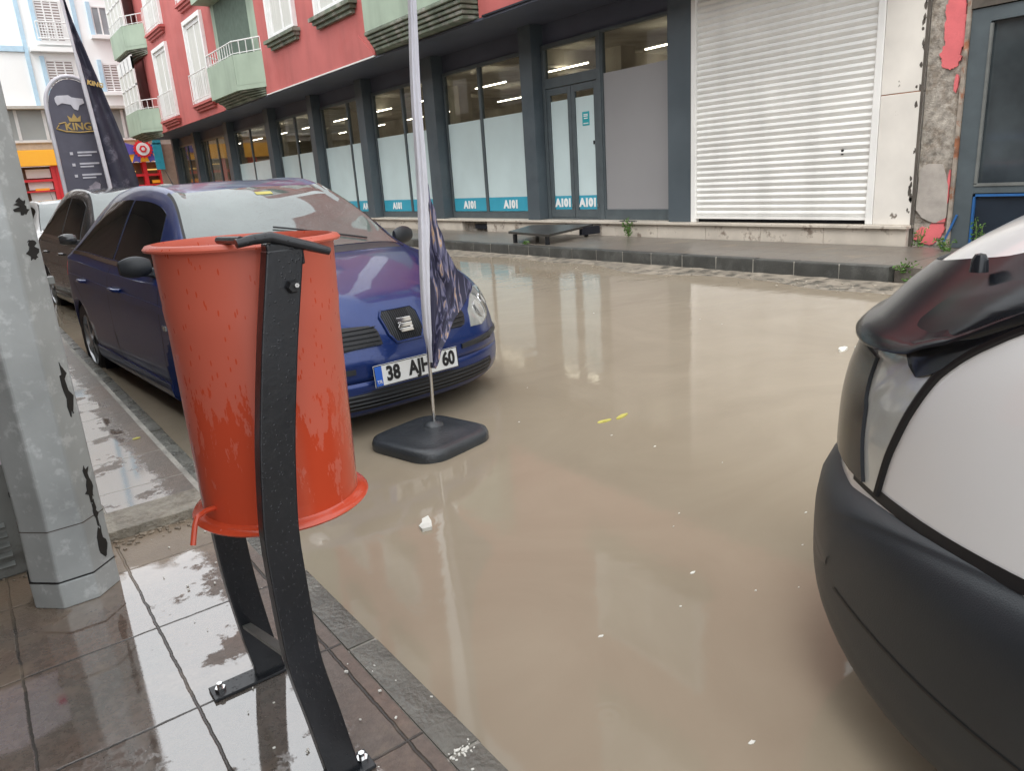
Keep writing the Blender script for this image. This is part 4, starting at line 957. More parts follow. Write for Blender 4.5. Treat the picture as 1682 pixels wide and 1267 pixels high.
def crown_logo(xc, zc, s, Y, parent):
    c = MB()
    c.prism([(xc - .2 * s, zc + .18 * s), (xc - .24 * s, zc + .42 * s), (xc - .1 * s, zc + .3 * s), (xc, zc + .5 * s), (xc + .1 * s, zc + .3 * s), (xc + .24 * s, zc + .42 * s), (xc + .2 * s, zc + .18 * s)], 'y', Y - .012, Y - .002)
    c.tube([(xc - .6 * s, Y - .008, zc + .05 * s), (xc - .72 * s, Y - .008, zc - .08 * s), (xc - .4 * s, Y - .008, zc - .2 * s), (xc + .1 * s, Y - .008, zc - .24 * s), (xc + .65 * s, Y - .008, zc - .2 * s)], .014 * s * 2, 6)
    c.tube([(xc - .6 * s, Y - .008, zc + .1 * s), (xc - .35 * s, Y - .008, zc + .16 * s), (xc - .3 * s, Y - .008, zc + .02 * s)], .012 * s * 2, 6)
    c.build('crown_emblem', 'gold', parent)
    text('KING', .4 * s, basis((xc + .08 * s, Y - .006, zc - .02 * s), (1, 0, 0), (0, 0, 1)), 'gold', parent, ext=.004, bold=.01 * s)
crown_logo(xm, 2.28, .36, YB, RF)
tl = MB()
for k in range(3): tl.box(xm - .16, xm - .12, YB - .008, YB - .001, 1.88 - k * .16, 1.92 - k * .16); tl.box(xm - .06, xm + .2, YB - .008, YB - .001, 1.90 - k * .16, 1.925 - k * .16); tl.box(xm - .06, xm + .12, YB - .008, YB - .001, 1.86 - k * .16, 1.88 - k * .16)
tl.build('small_text', 'sleeve', RF)
pc = MB(); rnd = random.Random(12)
for k in range(9):
    pc.prism([(xm + rnd.uniform(-.18, .16) + .09 * math.cos(2 * PI * j / 9) * rnd.uniform(.5, 1.2), 1.0 + k * .045 + .08 * math.sin(2 * PI * j / 9) * rnd.uniform(.5, 1.2)) for j in range(1)] and [(xm + .02 * k - .08 + .1 * math.cos(2 * PI * j / 9) * rnd.uniform(.6, 1.2), 1.0 + k * .05 + .08 * math.sin(2 * PI * j / 9) * rnd.uniform(.6, 1.2)) for j in range(9)], 'y', YB - .005 - k * .0006, YB - .001)
pc.build('printed_picture', mat('print_pale', (.42, .38, .44), .6, noise=.4, nscale=8), RF)
gm_ = MB(); gm_.prism([(xm - .2, 2.67), (xm - .17, 2.70), (xm - .02, 2.71), (xm + .02, 2.68), (xm + .16, 2.66), (xm + .17, 2.60), (xm + .1, 2.57), (xm + .07, 2.50), (xm + .02, 2.52), (xm - .01, 2.58), (xm - .12, 2.60), (xm - .18, 2.57), (xm - .2, 2.62)], 'y', YB - .01, YB - .001)
gm_.build('printed_device', 'sleeve', RF)
TF = thing('feather_banner', (2.1, YB - .3, Z_ROAD), 'tall pointed dark feather banner with a white sleeve leaning beside the rounded one', 'banner flag', 'advertising banners behind the parked cars')
YT = 12.7
ptop = (1.93, 3.86); pbot = (2.02, 1.25)
def px_(z): return 2.065 + (z - .5) * (-.032) + .02 * math.sin(z)
pol = [(px_(.6), .6)]
right = curve([(.6, 2.3), (1.0, 2.42), (1.35, 2.45), (1.9, 2.38), (2.6, 2.24), (3.2, 2.11), (3.75, 1.995), (3.95, 1.97)])
zs = [.6 + 3.35 * k / 24 for k in range(25)]
fb_ = MB(); rings = []
for z in zs:
    x0 = px_(z); x1 = max(right(z), x0 + .004); rings.append([(x0 + (x1 - x0) * u / 8, YT + .03 * math.sin(u * .9 + z * 1.2), z) for u in range(9)])
fb_.loft(rings, False); fo_ = fb_.build('cloth', mat('feather_print', (.035, .035, .06), .55, noise=.2, col2=(.30, .29, .36), n2scale=2.2, n2lo=.53, n2hi=.7), TF, smooth=True); fo_.modifiers.new('t', 'SOLIDIFY').thickness = .004
MB().tube([(px_(z) - .015, YT - .02, z) for z in [-.1] + zs], [.03] * 20 + [.02] * 6, 8).build('sleeve', 'sleeve', TF, smooth=True)
text('KING', .085, basis((px_(2.75) + .125, YT - .05, 2.82), (1, 0, -.25), (.25, 0, 1)), 'gold', TF, ext=.004, bold=.004)
# ================================================================== VEHICLES
class Body:
    """car skin: p(b, t) with b = distance behind the nose, t = 0 (belly centre) .. 9 (roof/bonnet centre)"""
    def __init__(s, L, ht, hb, hs, w, wr, hr, nose, nose_len, nexp=2.5, rear=.25, crease=None, flare=None):
        s.L, s.ht, s.hb, s.hs, s.w, s.wr, s.hr = L, ht, hb, hs, w, wr, hr; s.nose, s.nl, s.ne, s.rear, s.crease, s.flare = nose, nose_len, nexp, rear, crease, flare
        s.cache = {}
    def ctrl(s, b):
        key = round(b, 5)
        if key in s.cache: return s.cache[key]
        w, hb, ht = s.w(b), s.hb(b), s.ht(b); hs = min(s.hs(b), ht - .02); wr, hr = min(s.wr(b), .87 * w), min(max(s.hr(b), hs), ht - .004)
        d = hs - hb
        P = [(0, hb), (.6 * w, hb), (.93 * w, hb + .02 * min(1, d * 3)), (.985 * w, hb + .2 * d), (w, hb + .45 * d), (.995 * w, hb + .72 * d), (.965 * w, hb + .93 * d),
             (.925 * w if hr > hs + .15 else .9 * w, hs), (wr, hr), (.72 * wr, ht - .25 * (ht - hr)), (0, ht)]
        s.cache[key] = P; return P
    TOP = 10
    def p(s, b, t, side=1, off=0.0):
        l, h = catmull(s.ctrl(b), t)
        if s.flare: l += s.flare(b, h)
        f = (abs(l) / max(s.w(1.2), .01)) ** s.ne
        bb = b + s.nose * f * max(0, 1 - b / s.nl)
        if b > s.L - .7: bb -= s.rear * f * ((b - s.L + .7) / .7) ** 1
        if s.crease: h += s.crease(abs(l), bb, h, t)
        v = Vector((l * side, bb, h))
        if off:
            e = .01; a = s.p(max(b - e, 0), t, side); c = s.p(min(b + e, s.L), t, side); d_ = s.p(b, max(t - .02, 0), side); g_ = s.p(b, min(t + .02, s.TOP), side)
            n = (c - a).cross(g_ - d_)
            if n.length > 1e-9:
                n.normalize(); ctr = Vector((0, bb, (s.hb(b) + s.ht(b)) / 2))
                if n.dot(v - ctr) < 0: n = -n
                v = v + n * off
        return v
    def mesh(s, stations, nt=6, relax=0):
        mb = MB(); ts = [i / nt for i in range(int(s.TOP * nt) + 1)]; rings = []
        for b in stations:
            half = [s.p(b, t) for t in ts]; other = [Vector((-q.x, q.y, q.z)) for q in half[1:-1]][::-1]
            rings.append(half + other)
        def squash(r, k):
            zc = (min(q.z for q in r) + max(q.z for q in r)) / 2; return [Vector((q.x, q.y, zc + (q.z - zc) * k)) for q in r]
        rings = [squash(rings[0], k) for k in (.01, .3, .6, .85)] + rings + [squash(rings[-1], k) for k in (.8, .4, .01)]
        for _ in range(relax):
            new = [r[:] for r in rings]
            for i in range(1, 19):
                a, b, c = rings[i - 1], rings[i], rings[i + 1]; new[i] = [(p + q * 2 + r_) / 4 for p, q, r_ in zip(a, b, c)]
            rings = new
        mb.loft(rings, True, True); return mb
    def patch(s, b0, b1, t0, t1, off=.004, side=1, nb=24, ntt=12, skirt=True, offf=None):
        """b0,b1 may be functions of v in 0..1 (v runs t0->t1)"""
        F = lambda q, v: q(v) if callable(q) else q
        rows = []
        for j in range(ntt + 1):
            v = j / ntt; r = []
            for i in range(nb + 1):
                u = i / nb; b = F(b0, v) + (F(b1, v) - F(b0, v)) * u; tt0 = F(t0, u); tt1 = F(t1, u); t = tt0 + (tt1 - tt0) * v
                o = off if offf is None else offf(u, v)
                r.append(s.p(b, t, side, o))
            rows.append(r)
        mb = MB(); mb.loft(rows, False)
        if skirt:
            inn = []
            for j in range(ntt + 1):
                v = j / ntt; r = []
                for i in range(nb + 1):
                    if i in (0, nb) or j in (0, ntt):
                        u = i / nb; b = F(b0, v) + (F(b1, v) - F(b0, v)) * u; tt0 = F(t0, u); tt1 = F(t1, u); r.append(s.p(b, tt0 + (tt1 - tt0) * v, side, -.004))
                    else: r.append(None)
                inn.append(r)
            loop = [(0, i) for i in range(nb + 1)] + [(j, nb) for j in range(1, ntt + 1)] + [(ntt, i) for i in range(nb - 1, -1, -1)] + [(j, 0) for j in range(ntt - 1, 0, -1)]
            mb.loft([[rows[j][i] for j, i in loop], [inn[j][i] for j, i in loop]], True)
        return mb
class Skin:
    """things laid on a finished body by shooting rays at it"""
    def __init__(s, mb):
        s.t = BVHTree.FromPolygons([Vector(v) for v in mb.v], mb.f)
    def hit(s, o, d):
        for e in (0, 1.3e-4, -2.1e-4, 2e-3, -2e-3):
            h = s.t.ray_cast(Vector(o) + Vector((e, e * .7, e * .9)), Vector(d))
            if h[0] is not None: return h[0], h[1]
        return None, None
    def decal(s, poly, proj, off=.004, nr=14, nc=14, skirt=.012):
        """poly: 2D outline; rows are cut at constant second coordinate. proj(p) -> (origin, direction)"""
        zs = [q[1] for q in poly]; z0, z1 = min(zs), max(zs); rows = []
        for j in range(nr + 1):
            z = z0 + (z1 - z0) * (.001 + .998 * j / nr); xs = []
            for i in range(len(poly)):
                a, b = poly[i], poly[(i + 1) % len(poly)]
                if (a[1] - z) * (b[1] - z) <= 0 and a[1] != b[1]: xs.append(a[0] + (b[0] - a[0]) * (z - a[1]) / (b[1] - a[1]))
            if len(xs) < 2: continue
            r = []
            for i in range(nc + 1):
                o, d = proj((min(xs) + (max(xs) - min(xs)) * i / nc, z)); h, n = s.hit(o, d)
                if h is None: r = None; break
                if n.dot(Vector(d)) > 0: n = -n
                r.append((h + n * off, h - n * skirt))
            if r: rows.append(r)
        mb = MB()
        if len(rows) < 2: return mb
        mb.loft([[q[0] for q in r] for r in rows], False)
        n1 = len(rows); m1 = len(rows[0]); loop = [(0, i) for i in range(m1)] + [(j, m1 - 1) for j in range(1, n1)] + [(n1 - 1, i) for i in range(m1 - 2, -1, -1)] + [(j, 0) for j in range(n1 - 2, 0, -1)]
        mb.loft([[rows[j][i][0] for j, i in loop], [rows[j][i][1] for j, i in loop]], True)
        return mb
    def ribbon(s, line, proj, wdt=.006, off=.003, step=.03, ht=None):
        pts = []
        for a, b in zip(line[:-1], line[1:]):
            n = max(1, int(math.dist(a, b) / step)); pts += [(a[0] + (b[0] - a[0]) * k / n, a[1] + (b[1] - a[1]) * k / n) for k in range(n)]
        pts.append(line[-1]); rings = []
        for i, p in enumerate(pts):
            a = pts[max(i - 1, 0)]; b = pts[min(i + 1, len(pts) - 1)]; dx, dy = b[0] - a[0], b[1] - a[1]; ln = math.hypot(dx, dy) or 1; nx, ny_ = -dy / ln * wdt / 2, dx / ln * wdt / 2
            r = []
            for q in ((p[0] + nx, p[1] + ny_), p, (p[0] - nx, p[1] - ny_)):
                o, d = proj(q); h, n = s.hit(o, d)
                if h is None: r = None; break
                if n.dot(Vector(d)) > 0: n = -n
                r.append(h + n * off)
            if r: rings.append(r + [r[2] - (r[1] - r[1]), ])
        mb = MB()
        if len(rings) > 1: mb.loft([r[:3] for r in rings], False)
        return mb
front = lambda p: ((p[0], -3, p[1]), (0, 1, 0))
left = lambda p: ((-3, p[0], p[1]), (1, 0, 0))      # car's side towards the near pavement
right = lambda p: ((3, p[0], p[1]), (-1, 0, 0))
above = lambda p: ((p[0], p[1], 4), (0, 0, -1))
def place(mb_obj): return mb_obj

def boolean_cut(o, cutters):
    for c in cutters:
        md = o.modifiers.new('cut', 'BOOLEAN'); md.operation = 'DIFFERENCE'; md.solver = 'EXACT'; md.object = c
    dg = bpy.context.evaluated_depsgraph_get(); dg.update()
    me = bpy.data.meshes.new_from_object(o.evaluated_get(dg)); o.modifiers.clear(); old = o.data; o.data = me; bpy.data.meshes.remove(old)
    for c in cutters: bpy.data.objects.remove(c)

def wheel(T, x, b, r, wid, side, rz=0, cover=None):
    """T: root; local coords"""
    M_ = Matrix.Translation((x, b, r)) @ Matrix.Rotation(PI / 2 * side, 4, 'Y')
    ty = MB(); ty.lathe([(r * .66, -wid / 2), (r * .9, -wid / 2), (r * .985, -wid * .38), (r, -wid * .2), (r, wid * .2), (r * .985, wid * .38), (r * .9, wid / 2), (r * .66, wid / 2 - .004), (r * .66, -wid / 2)], M_, 40)
    W_ = ty.build('wheel', 'tyre', T, smooth=True, local=True)
    rm = MB(); rm.lathe([(r * .665, -wid * .4), (r * .665, wid * .46), (r * .63, wid * .47), (r * .6, wid * .25), (r * .3, wid * .22), (.001, wid * .22)], M_, 32)
    for k in range(6):
        a = 2 * PI * k / 6; rm.obox(M_ @ Matrix.Rotation(a, 4, 'Z') @ Matrix.Translation((r * .34, 0, wid * .34)), r * .56, r * .15, wid * .2)
    rm.lathe([(r * .16, wid * .3), (r * .16, wid * .47), (.001, wid * .48)], M_, 16)
    rm.build('rim', 'alloy', W_, local=True, autosmooth=.6)
    return W_

def mirror(T, x, b, h, side, m='plastic_black', s=1.0):
    mm = MB(); rings = []
    for k in range(9):
        u = k / 8; rr = math.sin(PI * (.12 + .76 * u)) ** .5
        cxm = x + side * (.0 + .19 * u) * s
        rings.append([(cxm, b + .045 * s * rr * math.cos(a) - .03 * (1 - u), h + .075 * s * rr * math.sin(a) * (1 if math.sin(a) > 0 else .9)) for a in [2 * PI * q / 16 for q in range(16)]])
    mm.loft(rings, True, True); mo_ = mm.build('mirror', m, T, smooth=True, local=True)
    a = MB().bar((x - side * .06, b + .0, h - .045), (x + side * .05, b, h - .03), .05, .05); a.build('mirror_foot', 'plastic_black', mo_, local=True, bevel=.01)
    g_ = MB(); g_.lathe([(.001, 0), (.042, 0), (.042, -.004)], basis((x + side * .1 * s, b + .046 * s, h), (1, 0, 0), (0, 0, 1)), 16); g_.build('mirror_glass', 'chrome', mo_, local=True)

def hatch(name, loc, yaw, label, paint, Lk=1.0, detail=True, tall=0.0, glass='car_glass', grp=None):
    T = thing(name, loc, label, 'car', grp, rz=yaw)
    ht = curve([(0, .50), (.03, .58), (.08, .655), (.14, .715), (.22, .76), (.35, .80), (.6, .865), (.85, .92), (1.02, .955), (1.15, 1.03), (1.4, 1.19 + tall * .5), (1.66, 1.33 + tall * .8), (1.85, 1.395 + tall), (2.1, 1.43 + tall), (2.5, 1.445 + tall), (3.0, 1.42 + tall), (3.4, 1.365 + tall), (3.7, 1.29 + tall), (3.95, 1.14 + tall * .7), (4.12, .98), (4.2, .86), (4.27, .7), (4.3, .55)])
    hb = curve([(0, .30), (.04, .235), (.1, .2), (.2, .185), (.6, .18), (3.8, .18), (4.15, .25), (4.3, .38)])
    hs = curve([(0, .44), (.04, .50), (.1, .58), (.2, .675), (.35, .75), (.6, .82), (.9, .878), (1.1, .905), (1.5, .92), (2.5, .945), (3.4, .975), (3.8, .975), (4.1, .93), (4.2, .8), (4.3, .5)])
    w = curve([(0, .72), (.03, .775), (.08, .82), (.15, .85), (.3, .872), (.5, .878), (1.2, .882), (3.4, .88), (3.9, .845), (4.3, .78)])
    wr = curve([(0, .62), (.2, .66), (.8, .68), (1.05, .70), (1.25, .665), (1.85, .545), (2.4, .56), (3.2, .54), (3.8, .52), (4.1, .56), (4.3, .6)])
    hr = lambda b: (hs(b) + .5 * (ht(b) - hs(b)) if b < .98 else (hs(b) + .5 * (ht(b) - hs(b))) * (1 - smooth01((b - .98) / .4)) + (ht(b) - .045) * smooth01((b - .98) / .4))
    def crease(l, b, h, t):
        if t < 7 or b < .1 or b > 1.1: return 0
        lc = .155 + (b - .1) * .42 + .12 * smooth01((b - .1) / .5)
        return .028 * (1 - smooth01((l - lc) / .02)) * smooth01((b - .1) / .12) * (1 - smooth01((b - .8) / .28))
    B_ = Body(4.3, ht, hb, hs, w, wr, hr, .37, 1.0, 2.9, .3, crease)
    st = [0, .008, .02, .035, .05, .07, .09, .12, .15, .18, .22, .26, .3] + [.35 + .05 * k for k in range(30)] + [1.9 + .1 * k for k in range(19)] + [3.8 + .05 * k for k in range(11)]
    mb = B_.mesh(st, 11)
    # wheel arches
    body = mb.build('body', paint, T, smooth=True, local=True)
    cut = []
    for b in (.88, 3.39):
        for sx in (-1, 1):
            c = MB().lathe([(.001, -.2), (.345, -.2), (.345, .2), (.001, .2)], Matrix.Translation((sx * .87, b, .30)) @ Matrix.Rotation(PI / 2, 4, 'Y'), 36).build('cutter', 'black_gap', None)
            cut.append(c)
    body.matrix_world = Matrix()
    par = body.parent; body.parent = None
    boolean_cut(body, cut); body.parent = par
    if not body.data.materials: body.data.materials.append(MATS[paint])
    for p in body.data.polygons: p.use_smooth = True
    sk = Skin(mb)
    for b in (.88, 3.39):
        for sx in (-1, 1):
            ar = MB(); ar.lathe([(.344, .0), (.344, -.19), (.001, -.19)], Matrix.Translation((sx * .845, b, .30)) @ Matrix.Rotation(PI / 2 * sx, 4, 'Y'), 30)
            ar.build('arch_liner', 'black_gap', body, local=True)
            wheel(T, sx * .765, b, .305, .185, sx)
    # windscreen and rear screen: parametric patches over the top of the greenhouse
    def both(b0, b1, off, m, nm, t0, par=T):
        rows = []
        for i in range(25):
            b = b0 + (b1 - b0) * i / 24; tt = [t0 + (10 - t0) * k / 14 for k in range(15)]
            a = [B_.p(b, t, 1, off) for t in tt]; c = [B_.p(b, t, -1, off) for t in tt[:-1]][::-1]
            rows.append(a + c)
        return MB().loft(rows, False).build(nm, m, par, smooth=True, local=True, autosmooth=3)
    ws_ = both(1.10, 1.80, .004, glass, 'windscreen', 8.22)
    both(3.72, 4.08, .004, 'car_glass_dark', 'rear_window', 8.3)
    # black surround of the windscreen
    for sgn in (1, -1):
        B_.patch(1.06, 1.84, 8.12, 8.22, .005, sgn, 30, 2).build('screen_seal', 'ink', ws_, smooth=True, local=True)
    # side glass
    for sgn in (1, -1):
        sg_ = B_.patch(lambda v: 1.32 + .36 * v ** .8, lambda v: 2.32 - .02 * v, 7.12, 7.86, .003, sgn, 20, 10).build('side_window', 'car_glass_dark', T, smooth=True, local=True)
        B_.patch(lambda v: 2.36 - .02 * v, lambda v: 3.52 - .55 * v ** 1.3, 7.12, 7.86, .003, sgn, 20, 10).build('side_window', 'car_glass_dark', T, smooth=True, local=True)
        B_.patch(1.3, 3.56, 7.02, 7.10, .006, sgn, 40, 2).build('window_trim', 'chrome', T, smooth=True, local=True)
        B_.patch(1.0, 3.6, 5.15, 5.42, .007, sgn, 40, 2).build('side_moulding', paint, T, smooth=True, local=True)
        B_.patch(.5 + .75, 3.05, 2.1, 2.9, .01, sgn, 40, 3).build('sill', paint, T, smooth=True, local=True)
        pr_ = left if sgn < 0 else right
        sm = MB()
        for ln in (((1.22, .86), (1.2, .6), (1.27, .3), (1.35, .24), (2.3, .24), (2.34, .5), (2.35, .93)), ((2.345, .5), (2.33, .24), (2.9, .24), (3.02, .42), (3.18, .66), (3.45, .8), (3.55, .95))):
            r_ = sk.ribbon(ln, pr_, .007, .0015); sm.add(r_.v, r_.f)
        if sm.v: sm.build('door_gap', 'ink', body, local=True)
        for bb in (2.12, 3.05):
            h_, n_ = sk.hit((sgn * 3, bb, .80), (-sgn, 0, 0))
            hb_ = MB().tube([(h_.x + sgn * .0, bb + .1, .80), (h_.x + sgn * .028, bb + .07, .803), (h_.x + sgn * .028, bb - .07, .803), (h_.x, bb - .1, .80)], .014, 8)
            hb_.build('door_handle', paint, T, smooth=True, local=True)
        h_, n_ = sk.hit((sgn * 3, 1.12, .66), (-sgn, 0, 0))
        MB().obox(Matrix.Translation(h_ + Vector((sgn * .002, 0, 0))), .012, .055, .028).build('side_indicator', 'lamp_glass', T, local=True, bevel=.003)
        mirror(T, sgn * .82, 1.42, .985, sgn, 'plastic_black' if detail else paint, .85)
    # front
    hl = lambda sgn: [(sgn * q[0], q[1]) for q in [(.44, .545), (.47, .63), (.56, .69), (.70, .715), (.80, .70), (.84, .655), (.80, .60), (.68, .555), (.55, .535)]]
    for sgn in (1, -1):
        dpol = hl(sgn); d_ = sk.decal(dpol, front, .004, 16, 20)
        hlo = d_.build('headlight', 'lamp_glass', T, smooth=True, local=True, autosmooth=.9)
        for (lx, lz, rr_) in ((.58, .615, .052), (.71, .635, .048)):
            h_, n_ = sk.hit((sgn * lx, -3, lz), (0, 1, 0))
            if h_ is not None:
                if n_.y > 0: n_ = -n_
                q_ = n_.to_track_quat('Z', 'Y').to_matrix().to_4x4(); q_.translation = h_ + n_ * .003
                MB().lathe([(rr_, 0), (rr_, .006), (rr_ * .8, .005), (rr_ * .55, .002), (.001, .001)], q_, 20).build('lens', 'chrome', hlo, smooth=True, local=True)
    # bonnet gap
    bg_ = MB()
    for sgn in (1, -1):
        r_ = sk.ribbon([(sgn * .52, .34), (sgn * .62, .45), (sgn * .66, .7), (sgn * .70, 1.02)], above, .007, .0015); bg_.add(r_.v, r_.f)
    bg_.build('bonnet_gap', 'ink', body, local=True)
    # grilles: shield in the middle, slatted ones each side
    gr = sk.decal([(-.105, .61), (-.112, .69), (-.09, .718), (.09, .718), (.112, .69), (.105, .61), (.075, .565), (-.075, .565)], front, .006, 16, 16).build('grille', 'ink', T, smooth=True, local=True, autosmooth=.9)
    bars = MB()
    for k in range(-8, 9):
        x = k * .0122; z0 = .568 + max(0, abs(x) - .07) * 1.3; z1 = .715 - max(0, abs(x) - .085) * .9
        pts = []
        for q in range(7):
            z = z0 + (z1 - z0) * q / 6; h_, n_ = sk.hit((x, -3, z), (0, 1, 0)); pts.append((h_.x, h_.y - .011, h_.z))
        bars.tube(pts, .0026, 5)
    bars.build('grille_bar', 'plastic_black', gr, local=True)
    rimp = [(-.105, .61), (-.112, .69), (-.09, .718), (.09, .718), (.112, .69), (.105, .61), (.075, .565), (-.075, .565), (-.105, .61)]
    pts = []
    for a_, b_ in zip(rimp[:-1], rimp[1:]):
        for q in range(5):
            x = a_[0] + (b_[0] - a_[0]) * q / 5; z = a_[1] + (b_[1] - a_[1]) * q / 5; h_, n_ = sk.hit((x, -3, z), (0, 1, 0)); pts.append((h_.x, h_.y - .006, h_.z))
    MB().tube(pts + [pts[0]], .007, 6, False).build('grille_surround', paint, gr, smooth=True, local=True)
    h_, n_ = sk.hit((0, -3, .642), (0, 1, 0)); lean = Vector((0, .35, 1)).normalized()
    bm_ = Matrix.Diagonal((1, 1, 1, 1)) @ basis((0, h_.y - .02, .642), (1, 0, 0), lean)
    em = MB()
    if detail:
        # slanted S-like badge from three stacked slabs
        for (px0, px1, pz0, pz1, sh_) in ((-.052, .052, .016, .048, .008), (-.052, .052, -.018, .010, -.010), (-.052, .052, -.050, -.024, .008)):
            px0, px1, pz0, pz1, sh_ = [q * .78 for q in (px0, px1, pz0, pz1, sh_)]; v = [(px0 + sh_, pz0), (px1 + sh_ * .3, pz0), (px1 - sh_ * .3, pz1), (px0 - sh_, pz1)]
            m3 = MB().prism(v, 'z', 0, .01); em.add([bm_ @ Vector(p) for p in m3.v], m3.f)
        m3 = MB().prism([(-.043, .006), (-.023, .006), (-.023, .014), (-.043, .014)], 'z', 0, .01); em.add([bm_ @ Vector(p) for p in m3.v], m3.f)
        m3 = MB().prism([(.023, -.020), (.043, -.020), (.043, -.012), (.023, -.012)], 'z', 0, .01); em.add([bm_ @ Vector(p) for p in m3.v], m3.f)
    else:
        em.lathe([(.05, 0), (.05, .008), (.001, .008)], bm_, 20)
    em.build('emblem', 'chrome', gr, local=True, bevel=.002)
    for sgn in (1, -1):
        po = [(sgn * q[0], q[1]) for q in [(.155, .57), (.155, .635), (.18, .66), (.36, .672), (.41, .655), (.42, .62), (.40, .575), (.36, .56)]]
        g2 = sk.decal(po, front, .004, 10, 16).build('side_grille', 'ink', T, smooth=True, local=True, autosmooth=.9)
        sl_ = MB()
        for k in range(5):
            z = .572 + k * .021; x0_, x1_ = .162, .395 + (.01 if k in (2, 3) else -.01); pts = []
            for q in range(9):
                x = sgn * (x0_ + (x1_ - x0_) * q / 8); h_, n_ = sk.hit((x, -3, z), (0, 1, 0)); pts.append((h_.x, h_.y - .009, h_.z))
            sl_.tube(pts, .0045, 5, True, .7)
        sl_.build('grille_slat', 'plastic_black', g2, local=True)
    # bumper strips, lower intake, plate
    for sgn in (1, -1):
        po = [(sgn * q[0], q[1]) for q in [(.33, .448), (.33, .478), (.6, .482), (.83, .478), (.83, .452), (.6, .448)]]
        sk.decal(po, front, .009, 4, 24).build('bumper_strip', 'plastic_black', T, smooth=True, local=True, autosmooth=.9)
    ik = sk.decal([(-.62, .29), (-.58, .25), (.58, .25), (.62, .29), (.60, .345), (.3, .35), (-.3, .35), (-.60, .345)], front, .003, 8, 40).build('lower_intake', 'ink', T, smooth=True, local=True, autosmooth=.9)
    sl_ = MB()
    for z in (.268, .29, .312, .333):
        pts = []
        for q in range(21):
            x = -.58 + 1.16 * q / 20; h_, n_ = sk.hit((x, -3, z), (0, 1, 0))
            if h_ is not None: pts.append((h_.x, h_.y - .006, h_.z))
        sl_.tube(pts, .004, 5)
    sl_.build('intake_slat', 'plastic_black', ik, local=True)
    lipm = B_.patch(.03, .9, 1.2, 2.2, .02, -1, 30, 4); lip = MB(); lip.add(lipm.v, lipm.f); l2 = B_.patch(.03, .9, 1.2, 2.2, .02, 1, 30, 4); lip.add(l2.v, l2.f)
    if detail:
        py = sk.hit((0, -3, .43), (0, 1, 0))[0].y - .03
        pm = basis((0, py, .425), (1, 0, 0), (0, .08, 1))
        pt_ = MB(); m3 = MB().box(-.26, .26, -.056, .056, 0, .004); pt_.add([pm @ Vector(p) for p in m3.v], m3.f); m3 = MB().box(-.2, .2, -.05, .05, -.02, -.001); pt_.add([pm @ Vector(p) for p in m3.v], m3.f)
        PO = pt_.build('number_plate', 'plate_white', T, local=True, bevel=.002)
        edge_ = MB()
        for (a0, a1, b0, b1) in ((-.2585, .2585, -.0545, -.0505), (-.2585, .2585, .0505, .0545), (-.2585, -.2545, -.0505, .0505), (.2545, .2585, -.0505, .0505)):
            m3 = MB().box(a0, a1, b0, b1, .004, .0055); edge_.add([pm @ Vector(p) for p in m3.v], m3.f)
        edge_.build('plate_border', 'ink', PO, local=True)
        m3 = MB().box(-.254, -.214, -.05, .05, .004, .0055); MB().add([pm @ Vector(p) for p in m3.v], m3.f).build('country_band', 'plate_blue', PO, local=True)
        R_ = root_mat(T)
        text('TR', .026, R_ @ pm @ Matrix.Translation((-.234, -.03, .0065)), 'plate_white', PO, ext=.001)
        text('38', .102, R_ @ pm @ Matrix.Translation((-.150, 0, .006)), 'ink', PO, ext=.001, bold=.004, xs=.80)
        text('AJH', .102, R_ @ pm @ Matrix.Translation((.012, 0, .006)), 'ink', PO, ext=.001, bold=.004, xs=.80)
        text('60', .102, R_ @ pm @ Matrix.Translation((.196, 0, .006)), 'ink', PO, ext=.001, bold=.004, xs=.80)
        # wiper, inspection sticker on the windscreen
        def on_ws(l, b, o=.012):
            h_, n_ = sk.hit((l, b, 4), (0, 0, -1)); n_ = n_ if n_.z > 0 else -n_; return h_ + n_ * o
        for (a_, c_) in (((.45, 1.13), (-.1, 1.30)), ((-.15, 1.13), (-.6, 1.28))):
            pts = [on_ws(a_[0] + (c_[0] - a_[0]) * k / 8, a_[1] + (c_[1] - a_[1]) * k / 8, .015) for k in range(9)]
            MB().tube(pts, .006, 6).build('wiper', 'ink', T, local=True)
        q0 = [on_ws(x, y, .006) for x, y in ((-.02, 1.66), (.09, 1.66), (.09, 1.70), (-.02, 1.70))]
        q1 = [p + Vector((0, -.001, .001)) for p in q0]
        MB().add(q0 + q1, [(0, 1, 2, 3), (4, 5, 6, 7), (0, 1, 5, 4), (1, 2, 6, 5), (2, 3, 7, 6), (3, 0, 4, 7)]).build('windscreen_sticker', 'leaf_yellow', ws_, local=True)
    # tail lights, roof aerial
    for sgn in (1, -1):
        B_.patch(4.02, 4.2, 5.3, 7.0, .005, sgn, 6, 8).build('tail_light', 'red_gloss', T, smooth=True, local=True)
    # slim cowl panel under the screen
    both(1.02, 1.095, .003, 'plastic_black', 'cowl', 8.4)
    MB().tube([(0, 3.35, 1.40 + tall), (0, 3.55, 1.58 + tall)], [.006, .002], 6).build('aerial', 'ink', T, local=True)
    return T

YAW = math.radians(3.9)
BC = hatch('parked_car', (1.785, 3.33, -.163), YAW, 'wet metallic blue hatchback parked along the near kerb behind the litter bin', 'car_blue')
DC = hatch('parked_car', (1.98, 8.0, -.163), YAW, 'dark grey-brown car parked nose to tail behind the blue hatchback', 'car_dark', detail=False, tall=.07)
WC = hatch('parked_car', (1.95, 12.8 + .9, -.163), YAW, 'white car parked farthest back along the near kerb', 'car_white', detail=False, tall=.0)

